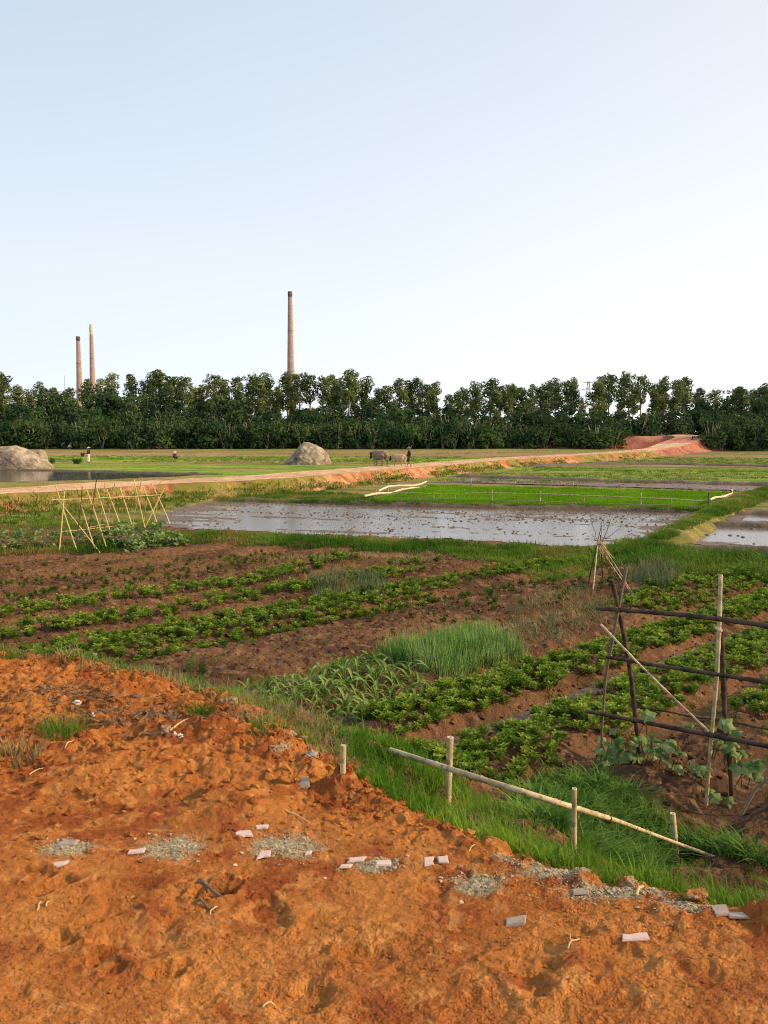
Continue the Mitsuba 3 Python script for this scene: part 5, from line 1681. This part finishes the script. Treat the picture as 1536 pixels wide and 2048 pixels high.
rail([(784, 984), (867, 987.5), (986, 986), (1081, 987.5), (1169, 991), (1282, 995.5), (1360, 999), (1417, 1002.5)], dn, 0.024, 'mat_bamboo')
rail([(784, 996), (900, 998), (986, 1000), (1081, 1002), (1169, 1006.5), (1347, 1010.5), (1417, 1014)], dn, 0.018, 'mat_bamboo_grey')
rail([(854, 964.5), (942, 965.5), (1147, 970), (1300, 975), (1463, 980)], df_, 0.026, 'mat_bamboo_grey')
rail([(757, 982), (776, 973), (799, 971), (829, 971), (842, 968), (853, 963)], dl, 0.055, 'mat_pale_rail', 'end_rail')
rail([(729, 992), (753, 987), (783, 985.5), (804, 979), (827, 975.5), (842, 976), (852, 972.5)], dl, 0.055, 'mat_pale_rail', 'end_rail')
rail([(1420, 999.5), (1430, 995), (1448, 993), (1463, 987), (1466, 983), (1461.5, 979)], dr_, 0.055, 'mat_pale_rail', 'end_rail')
rail([(1418, 1014), (1433, 1007), (1451, 1003), (1460, 1000.5)], dr_, 0.05, 'mat_pale_rail', 'end_rail')
for X, a, b in ((868, 984, 1003), (911, 987, 1004), (985, 979, 1009), (1081, 983, 1014), (1169, 990, 1014), (1282, 986, 1017), (1343, 996, 1015)):
    post(X, a, b, dn, 0.032 if b - a > 24 else 0.02)
post(1417, 984, 1018, dn, 0.035, 'mat_bamboo_dark')
for X, a, b in ((942, 959, 975), (1030, 963, 975), (1147, 962, 979), (1240, 970, 981), (1330, 972, 984)):
    post(X, a, b, df_, 0.035)
for X, a, b in ((753, 979, 997), (776, 969, 986), (799, 968, 984), (833, 966, 980), (854, 962, 976)):
    post(X, a, b, dl, 0.03)
for X, a, b in ((1447, 990, 1011), (1462, 977, 992)):
    post(X, a, b, dr_, 0.03, 'mat_bamboo_dark')

# ------------------------------------------------------------------ near bamboo fence
fen = holder('bamboo_fence', 'near bamboo fence of one long rail and three short posts on the grassy rim', 'fence')
pd_ = []
for (X1, Y1, X0, Y0, r, dback) in ((900.5, 1476, 894, 1606, 0.0195, 0.0), (1149, 1579, 1150, 1708, 0.0125, 0.0), (1345.5, 1628, 1357, 1722, 0.0215, 0.0)):
    b = hit(X0, Y0)
    t = P(X1, Y1, b[1])
    pd_.append((X0, b[1]))
    b = b - np.array([0, 0, 0.12])
    m = bamboo(b, t, r, 0.12, 0.002, 0.97, RP, 14, 1.10)
    part(fen, 'post', m, 'mat_bamboo', 50)
    e = trimesh.creation.annulus(r * 0.6, r * 0.95, 0.006, sections=14)
    e.apply_translation(t + [0, 0, 0.003])
    part(fen, 'post_rim', e, 'mat_pale_rail')
fd = lambda X: np.interp(X, [785, *[q[0] for q in pd_], 1460], [pd_[0][1] + 0.25, pd_[0][1] - 0.035, pd_[1][1] - 0.03, pd_[2][1] + 0.036, hit(1462, 1724)[1] - 0.03])
L = np.array([P(X, Y, float(fd(X))) for X, Y in ((785, 1503), (900, 1537), (947, 1551), (1149, 1616), (1215, 1638), (1352, 1684), (1462, 1728))])
t = np.concatenate([[0], np.cumsum(np.linalg.norm(np.diff(L, axis=0), axis=1))])
nd = [0.02, 0.31, 0.62, 0.93, 1.24, 1.55, 1.86]
u = np.unique(np.concatenate([np.linspace(0, t[-1], 40), *[[k - 0.012, k - 0.003, k + 0.003, k + 0.012] for k in nd if 0.02 < k < t[-1] - 0.02]]))
pts = np.stack([np.interp(u, t, L[:, k]) for k in range(3)], 1)
kern = np.ones(7) / 7
from scipy.interpolate import PchipInterpolator
pts2 = np.stack([np.polyval(np.polyfit(t, L[:, k], 3), u) for k in range(3)], 1)
rad = np.array([0.0155 * (1.17 if any(abs(q - k) < 0.005 for k in nd) else 1.0) for q in u]) * np.linspace(1.05, 0.85, len(u))
part(fen, 'rail', tube(pts2, rad, 14), 'mat_bamboo', 50)
for X, Y in ((947, 1551), (1215, 1638)):
    c = P(X, Y, float(fd(X)))
    dirv = (L[-1] - L[0]) / np.linalg.norm(L[-1] - L[0])
    ms = [lump(RP, 2, 0.35, 0.8)]
    kn = trimesh.creation.torus(0.0185, 0.005, major_sections=16, minor_sections=6)
    M = trimesh.geometry.align_vectors([0, 0, 1], dirv)
    vs = []
    for o in (-0.012, 0.0, 0.012):
        k2 = kn.copy()
        k2.apply_transform(M)
        k2.apply_translation(c + dirv * o)
        vs.append(k2)
    v, f = ms[0]
    vs.append((v * 0.012 + c + [0, -0.005, 0.018], f))
    part(fen, 'knot', join(vs), 'mat_cord', True)
b = hit(684, 1545)
thing('fence_stake', bamboo(b - [0, 0, 0.1], P(687, 1490, b[1]), 0.015, 0.14, 0.006, 0.9, RP, 10), 'mat_bamboo', 'short split bamboo stake alone at the rim, left of the bamboo fence', 'stake', smooth=50)
b = hit(1107, 1655)
thing('reed_stick', branch(b, P(1083, 1606, b[1] + 0.1), 0.006, 0.004, 0.002, RP), 'mat_straw', 'thin pale reed stick leaning in the grass under the bamboo rail', 'stick', smooth=True)

# ------------------------------------------------------------------ what lies on the platform
RL = np.random.default_rng(31)


def fragment(X, Y, wpx, hpx, thick, m, label, cat, rot=None, notch=0, tilt=0.12):
    """A broken flat piece lying on the earth."""
    c = hit(X, Y)
    dist = np.linalg.norm(c - [0, 0, H])
    w = wpx * dist / F
    sinv = max(0.3, (H - c[2]) / dist)
    h = hpx * dist / F / sinv
    sk = RL.uniform(-0.25, 0.25)
    pl = np.array([[-1, -1], [1, -1], [1, 1], [-1, 1.0]]) * RL.uniform(0.62, 1.0, (4, 2))
    pl[:, 0] += sk * pl[:, 1]
    if RL.uniform() < 0.6:
        i = RL.integers(4)
        pl = np.insert(pl, i + 1, (pl[i] + pl[(i + 1) % 4]) / 2 * RL.uniform(0.8, 1.15), 0)
    pl = pl * [w / 2, h / 2]
    n_ = len(pl)
    if notch:
        i = RL.integers(n_)
        pl = np.insert(pl, i + 1, (pl[i] + pl[(i + 1) % n_]) / 2 * 0.72, 0)
    if rot:
        cr, sr = math.cos(rot), math.sin(rot)
        pl = pl @ np.array([[cr, sr], [-sr, cr]])
    from shapely.geometry import Polygon
    g_ = Polygon(pl).buffer(0)
    g_ = g_ if g_.geom_type == 'Polygon' else max(g_.geoms, key=lambda q: q.area)
    e = min(0.003, w * 0.06)
    lo_ = trimesh.creation.extrude_polygon(g_, thick - e, engine='earcut')
    hi_ = trimesh.creation.extrude_polygon(g_.buffer(-e), e, engine='earcut')
    hi_.apply_translation([0, 0, thick - e])
    v, f = join([lo_, hi_])
    v = v @ mat4(0, 0, 0, 0, 1, tilt * RL.uniform(0.4, 1.4), RL.uniform(2.0, 4.2))[:3, :3].T
    thing(cat.replace(' ', '_'), (v + c + [0, 0, 0.004], f), m, label, cat)


TILES = [(490, 1671, 38, 20, 'largest pink tile piece, upper left of the middle gravel patch'), (524, 1657, 32, 11, 'pink tile piece just above the largest one'), (530, 1712, 30, 20, 'dented square pink tile piece below the middle gravel patch'),
         (271, 1706, 38, 11, 'long pink tile piece at the left side of the second gravel patch'), (118, 1732, 32, 12, 'pink tile piece below the leftmost gravel patch'), (617, 1709, 15, 9, 'tiny pink tile piece at the right side of the middle gravel patch'),
         (714, 1722, 42, 9, 'narrow pale tile piece, upper one of two left of the mound edge gravel'), (691, 1735, 34, 9, 'narrow pale tile piece, lower one of two beside each other'), (767, 1730, 44, 13, 'pointed pink tile piece between the narrow pair and the double piece'),
         (858, 1727, 24, 18, 'left half of the double pale tile piece'), (886, 1722, 24, 20, 'ribbed pale tile piece, right half of the double piece'), (1270, 1877, 58, 13, 'long thin pink tile piece alone at the lower right')]
for X, Y, w, h, lab in TILES:
    fragment(X, Y, w * 0.92, h * 0.85, 0.006, 'mat_tile', lab, 'tile piece', notch=RL.integers(2))
fragment(607, 1573, 36, 14, 0.012, 'mat_slate', 'greyish slab piece tilted on the rough clods near the rim', 'tile piece', rot=0.3, tilt=0.45)
fragment(1033, 1849, 40, 15, 0.012, 'mat_slate', 'flat grey stone flake alone at the lower middle', 'stone flake', tilt=0.15)
fragment(1158, 1786, 30, 10, 0.006, 'mat_slate', 'pale grey flake half sunk in the gravel by the grass', 'stone flake', tilt=0.05)
fragment(135, 1690, 44, 10, 0.007, 'mat_slate', 'pale flat flake inside the leftmost gravel patch', 'stone flake', tilt=0.1)
fragment(1440, 1825, 34, 18, 0.007, 'mat_slate', 'wide left half of the grey broken piece at the right edge', 'stone flake', tilt=0.1)
fragment(1470, 1835, 40, 11, 0.007, 'mat_slate', 'narrow right half of the grey broken piece at the right edge', 'stone flake', rot=-0.2, tilt=0.1)

# stones
STONES = [(155, 1400, 9, 'mat_white_stone', 'white pebble in the dark litter at the left'), (187, 735 + 690, 8, 'mat_white_stone', 'small white pebble below the dark litter at the left'), (333, 1453, 17, 'mat_stone', 'grey white stone beside the dead plant litter'), (349, 1466, 8, 'mat_white_stone', 'left of two small white pebbles below the grey white stone'),
          (362, 1468, 7, 'mat_white_stone', 'right of two small white pebbles below the grey white stone'), (450, 1398, 12, 'mat_stone', 'pale stone at the rim among dry leaves'), (466, 1393, 14, 'mat_stone', 'pale upright stone at the rim among dry leaves'),
          (552, 1493, 16, 'mat_stone', 'left lower stone of the rim cluster'), (570, 1484, 18, 'mat_stone', 'largest pale stone of the rim cluster'), (583, 1462, 13, 'mat_stone', 'topmost stone of the rim cluster'), (606, 1470, 12, 'mat_stone', 'right upper stone of the rim cluster'), (622, 1502, 17, 'mat_slate', 'blue grey stone at the right end of the rim cluster'),
          (188, 1306, 11, 'mat_slate', 'blue grey stone on the rim by the dense crop band'), (1258, 1757, 20, 'mat_stone', 'pale stone half buried where turf meets gravel'), (1230, 1760, 11, 'mat_stone', 'small stone left of the half buried pale one'), (1390, 1783, 26, 'mat_earth', 'large red brown clod in the turf at the right'), (1418, 1795, 14, 'mat_stone', 'small pale stone right of the large red clod'),
          (923, 1802, 6, 'mat_white_stone', 'single pink pebble below the right gravel patch'), (650, 1754, 5, 'mat_white_stone', 'tiny pebble left of the narrow tile pieces'), (700, 1528, 15, 'mat_earth', 'red clod at the tip of the rim mound'), (470, 1729, 5, 'mat_white_stone', 'tiny pebble below the dented tile piece')]
for X, Y, rpx, m, lab in STONES:
    c = hit(X, Y + rpx * 0.6)
    dist = np.linalg.norm(c - [0, 0, H])
    r = 0.72 * rpx * dist / F
    v, f = lump(RL, 3, 0.8, RL.uniform(0.6, 0.85), 1.7)
    v = v * (1 + 0.25 * (meshkit.fbm(v * 5, 3, 9) - 0.5))[:, None]
    v = v * [RL.uniform(0.8, 1.15), RL.uniform(0.8, 1.15), 1]
    thing('earth_clod' if m == 'mat_earth' else 'stone', (v * r + c + [0, 0, r * 0.1], f), m, lab, 'clod' if m == 'mat_earth' else 'stone', smooth=25)

# gravel patches, crumbs of earth, clods
for k in range(4):
    group(f'group_gravel_{k}', chip=(chip(RL), 'mat_gravel', False))
    group(f'group_crumb_{k}', chip=(chip(RL, 2, 0.45, 0.75), 'mat_earth', False))
    group(f'group_soilclod_{k}', chip=(chip(RL, 2, 0.45, 0.75), 'mat_soil', False))
    group(f'group_mudclod_{k}', chip=(lump(RL, 1, 0.5, 0.6, 1.5), 'mat_mud', 40))
GR = GRAVEL_PX
pts, rr_ = [], []
for X, Y, rx, ry, n_ in GR:
    a = RL.uniform(0, 6.28, n_)
    n_ = int(n_ * 2.5)
    a = RL.uniform(0, 6.28, n_)
    k = np.minimum(np.abs(RL.normal(0, 0.55, n_)), 1.35)
    for q, kk in zip(a, k):
        r = ray(X + rx * kk * math.cos(q), Y + ry * kk * math.sin(q))
        tt = (1.5 - H) / r[2]
        pts.append(tt * r[:2])
        rr_.append(RL.uniform(0.0022, 0.0055) if RL.uniform() < 0.94 else RL.uniform(0.006, 0.012))
pts = np.array(pts)
z = land_z(pts[:, 0], pts[:, 1])
for (x, y), zz, r in zip(pts, z, rr_):
    stuff('gravel', f'group_gravel_{RL.integers(4)}', mat4(x, y, zz + r * 0.2, RL.uniform(0, 6.28), r, RL.uniform(0, 0.6), RL.uniform(0, 6)))
tag('gravel', 'patches of pale grey gravel across the red earth', 'gravel', kind='stuff')
q = RL.uniform([-4.2, 1.8], [2.4, 8.0], (22000, 2))
s = edge_s(q[:, 0], q[:, 1])
keep = (s < 0.12) & (np.abs(q[:, 0]) < 0.5 * q[:, 1] + 0.2)
w = sstep(3.0, 4.1, q[:, 1] + 0.15 * q[:, 0]) * 0.75 + 0.5 * sstep(-0.5, -0.05, s) + 0.25
keep &= RL.uniform(size=len(q)) < w * (0.25 + 1.1 * fb(q[:, 0], q[:, 1], 1.6, 3, 8))
q = q[keep][:5600]
for (x, y), zz in zip(q, land_z(q[:, 0], q[:, 1])):
    r = RL.choice([0.005, 0.008, 0.012, 0.018, 0.028], p=[0.3, 0.32, 0.22, 0.12, 0.04]) * RL.uniform(0.7, 1.3)
    if y < 3.2:
        r = min(r, 0.0075)
    stuff('earth_crumbs', f'group_crumb_{RL.integers(4)}', mat4(x, y, zz + r * 0.2, RL.uniform(0, 6.28), r, RL.uniform(0, 0.6), RL.uniform(0, 6)))
q = RL.uniform([-2.0, 1.9], [2.0, 3.9], (9000, 2))
q = q[(np.abs(q[:, 0]) < 0.48 * q[:, 1]) & (edge_s(q[:, 0], q[:, 1]) < 0) & (RL.uniform(size=len(q)) < 1.7 * (fb(q[:, 0], q[:, 1], 3.0, 4, 18) - 0.2))]
for (x, y), zz in zip(q, land_z(q[:, 0], q[:, 1])):
    r = 0.0026 * np.exp(abs(RL.normal(0, 0.45)))
    stuff('earth_crumbs', f'group_crumb_{RL.integers(4)}', mat4(x, y, zz + r * 0.2, RL.uniform(0, 6.28), r, RL.uniform(0, 0.6), RL.uniform(0, 6)))
tag('earth_crumbs', 'loose crumbs and small clods of red earth', 'earth crumbs', kind='stuff')
q = RL.uniform([-10, 7], [11, 22.5], (34000, 2))
a_, b_ = ab(q[:, 0], q[:, 1])
fd_ = np.abs(b_[:, None] - FURROWS).min(1)
keep = (np.abs(q[:, 0]) < 0.46 * q[:, 1] + 0.3) & (edge_s(q[:, 0], q[:, 1]) > 2.6) & (fd_ > 0.10) & (RL.uniform(size=len(q)) < 0.15 + 0.9 * fb(q[:, 0], q[:, 1], 1.2, 3, 4)) & (qv(q[:, 0], q[:, 1]) < 23.4)
q = q[keep][:7000]
for (x, y), zz in zip(q, land_z(q[:, 0], q[:, 1])):
    r = RL.uniform(0.015, 0.05) * (1.2 if RL.uniform() < 0.1 else 0.85)
    stuff('soil_clods', f'group_soilclod_{RL.integers(4)}', mat4(x, y, zz + r * 0.15, RL.uniform(0, 6.28), r, RL.uniform(0, 0.6), RL.uniform(0, 6)))
tag('soil_clods', 'broken clods of brown soil on the garden beds', 'soil clods', kind='stuff')
for poly, n_, s0, s1, dens in ((PADDY_A, 2300, 0.015, 0.065, 0.0), (PADDY_B, 60, 0.03, 0.10, 0.15), (PADDY_C, 30, 0.03, 0.10, 0.1), (STRIP, 300, 0.05, 0.16, 0)):
    pa = np.array(poly)
    q = RL.uniform(pa.min(0), pa.max(0), (n_ * 4, 2))
    q = q[inpoly(q[:, 0], q[:, 1], pa)]
    c, si = math.cos(math.radians(-21)), math.sin(math.radians(-21))
    r_, q_ = q[:, 0] * c + q[:, 1] * si, -q[:, 0] * si + q[:, 1] * c
    nn = meshkit.fbm(np.stack([r_ * 0.35, q_ * 1.4, 0 * r_], -1), 3, 6)
    far_ = (q_ - q_.min()) / (np.ptp(q_) + 1e-6)
    q = q[RL.uniform(size=len(q)) < sstep(0.46, 0.60, nn) * (0.25 + 0.75 * far_) + 0.6 * far_ ** 3 + 0.015][:n_]
    for x, y in q:
        r = RL.uniform(s0, s1) * RL.uniform(0.5, 1)
        stuff('mud_clods', f'group_mudclod_{RL.integers(4)}', mat4(x, y, WL + r * 0.1, RL.uniform(0, 6.28), r, RL.uniform(0, 0.5), RL.uniform(0, 6), r * RL.uniform(0.6, 1.2)))
tag('mud_clods', 'dark clods of ploughed mud sticking out of the flooded fields', 'mud clods', kind='stuff')

# sticks, straw and weeds on the platform
def ground_stick(X0, Y0, X1, Y1, r, m, label, cat='stick', lift=0.008):
    a, b = hit(X0, Y0), hit(X1, Y1)
    t = np.linspace(0, 1, 9)
    pts = a + t[:, None] * (b - a)
    pts[:, 2] = np.maximum(pts[:, 2], land_z(pts[:, 0], pts[:, 1]) + r * 0.4) + lift * np.sin(np.pi * t)
    pts[:, :2] += np.cumsum(RL.normal(0, 0.0015, (9, 2)), 0)
    thing(cat.replace(' ', '_'), tube(pts, r * np.linspace(1.1, 0.7, 9) * RL.uniform(0.9, 1.1, 9), 6), m, label, cat, smooth=True)


ground_stick(378, 1798, 428, 1826, 0.0055, 'mat_wood_grey', 'grey stick lying below the hole in the red earth')
ground_stick(400, 1762, 443, 1800, 0.0075, 'mat_wood_grey', 'thicker grey stick lying inside the hole')
ground_stick(398, 1768, 412, 1790, 0.009, 'mat_wood_grey', 'short grey bark piece lying inside the hole left of the thicker stick')
ground_stick(420, 1830, 437, 1815, 0.003, 'mat_straw', 'short straw at the right end of the grey stick', 'straw')
ground_stick(572, 1622, 622, 1648, 0.0035, 'mat_straw', 'pale twig on the slope above the middle gravel patch')
ground_stick(525, 2015, 552, 2020, 0.003, 'mat_straw', 'short straw at the bottom edge', 'straw')
ground_stick(1136, 1898, 1155, 1880, 0.003, 'mat_straw', 'straw leaning right, lower one of the crossed pair', 'straw')
ground_stick(1134, 1868, 1142, 1883, 0.002, 'mat_straw', 'straw leaning left, upper one of the crossed pair', 'straw')
ground_stick(1272, 1793, 1290, 1778, 0.006, 'mat_straw', 'short pale twig where turf meets gravel')
ground_stick(75, 1822, 86, 1806, 0.003, 'mat_straw', 'left straw of the pair at the left edge', 'straw')
ground_stick(92, 1815, 99, 1805, 0.003, 'mat_straw', 'right straw of the pair at the left edge', 'straw')
ground_stick(295, 1657, 345, 1658, 0.002, 'mat_wood_grey', 'thin dark twig above the second gravel patch')
ground_stick(340, 1462, 375, 1438, 0.006, 'mat_straw', 'dry stalk beside the grey white stone', 'stalk')
ground_stick(130, 1497, 147, 1480, 0.003, 'mat_straw', 'dry stalk below the green grass tuft', 'stalk')
ground_stick(58, 1549, 88, 1536, 0.003, 'mat_straw', 'dry stalk at the left edge above the clods', 'stalk')
ground_stick(940, 1704, 952, 1690, 0.002, 'mat_straw', 'short straw left of the rim mound', 'straw')
for X, Y, n_, h, m, lab in ((122, 1475, 240, 0.16, 'mat_grass', 'green grass tuft growing on the red earth at the left'), (30, 1525, 120, 0.17, 'mat_dry', 'dry grass tuft at the left edge'), (398, 1434, 130, 0.10, 'mat_verge', 'dull green weed tuft on the red earth near the rim'), (30, 1305, 160, 0.14, 'mat_dry', 'pale dry tuft at the far left rim'),
                            (455, 1375, 120, 0.14, 'mat_dry', 'pale dry leaf tuft at the rim behind the pale stones'), (500, 1468, 70, 0.07, 'mat_grass', 'little green weed left of the rim stone cluster'), (1395, 1812, 60, 0.05, 'mat_grass', 'little green weed below the large red clod'), (60, 1290, 120, 0.12, 'mat_verge', 'green tuft among the pale weeds at the far left rim')):
    c = hit(X, Y)
    v, f = tuft(RL, n_, h, h * 0.75, 0.006, 0.9, 1.0)
    thing('grass_tuft', (v + c + [0, 0.05, 0], f), m, lab, 'grass tuft')
for X, Y, n_, rx, lab in ((270, 1465, 90, 0.28, 'heap of dark dead leaves and stems by the grey white stone'), (140, 1412, 60, 0.20, 'heap of dark dead leaves around the white pebble at the left')):
    c = hit(X, Y)
    key = holder('dead_litter', lab, 'plant litter')
    st, lv = [], []
    for k in range(n_):
        o = RL.normal(0, 1, 2) * [rx, rx * 0.4]
        a = RL.uniform(0, 6.28)
        L_ = RL.uniform(0.03, 0.12)
        x, y = c[0] + o[0], c[1] + 0.1 + o[1]
        zz = float(land_z(x, y)) + RL.uniform(0.004, 0.03)
        st.append(tube([[x, y, zz], [x + L_ * math.cos(a), y + L_ * math.sin(a), zz + RL.uniform(-0.004, 0.03)]], [0.003, 0.0015], 4))
    C = np.array([[c[0] + RL.normal(0, rx), c[1] + 0.1 + RL.normal(0, rx * 0.4), 0] for _ in range(n_ * 2)])
    C[:, 2] = land_z(C[:, 0], C[:, 1]) + 0.012
    part(key, 'stems', join(st), 'mat_wood_grey')
    part(key, 'dead_leaves', cards(C, np.array([0, 0, 1.0]) + RL.normal(0, 0.5, C.shape), 0.022 * RL.uniform(0.5, 1.3, len(C)), RL, 0.5, 0.3), 'mat_wood_grey')
c = P(1069, 1103, 23.6)
v, f = lump(RL, 3, 0.7, 1.4, 2.2)
thing('plastic_scrap', (v * 0.075 + [c[0], 23.6, c[2]], f), 'mat_cloth_white', 'small white plastic scrap caught in the grass by the flooded field', 'plastic scrap', smooth=True)
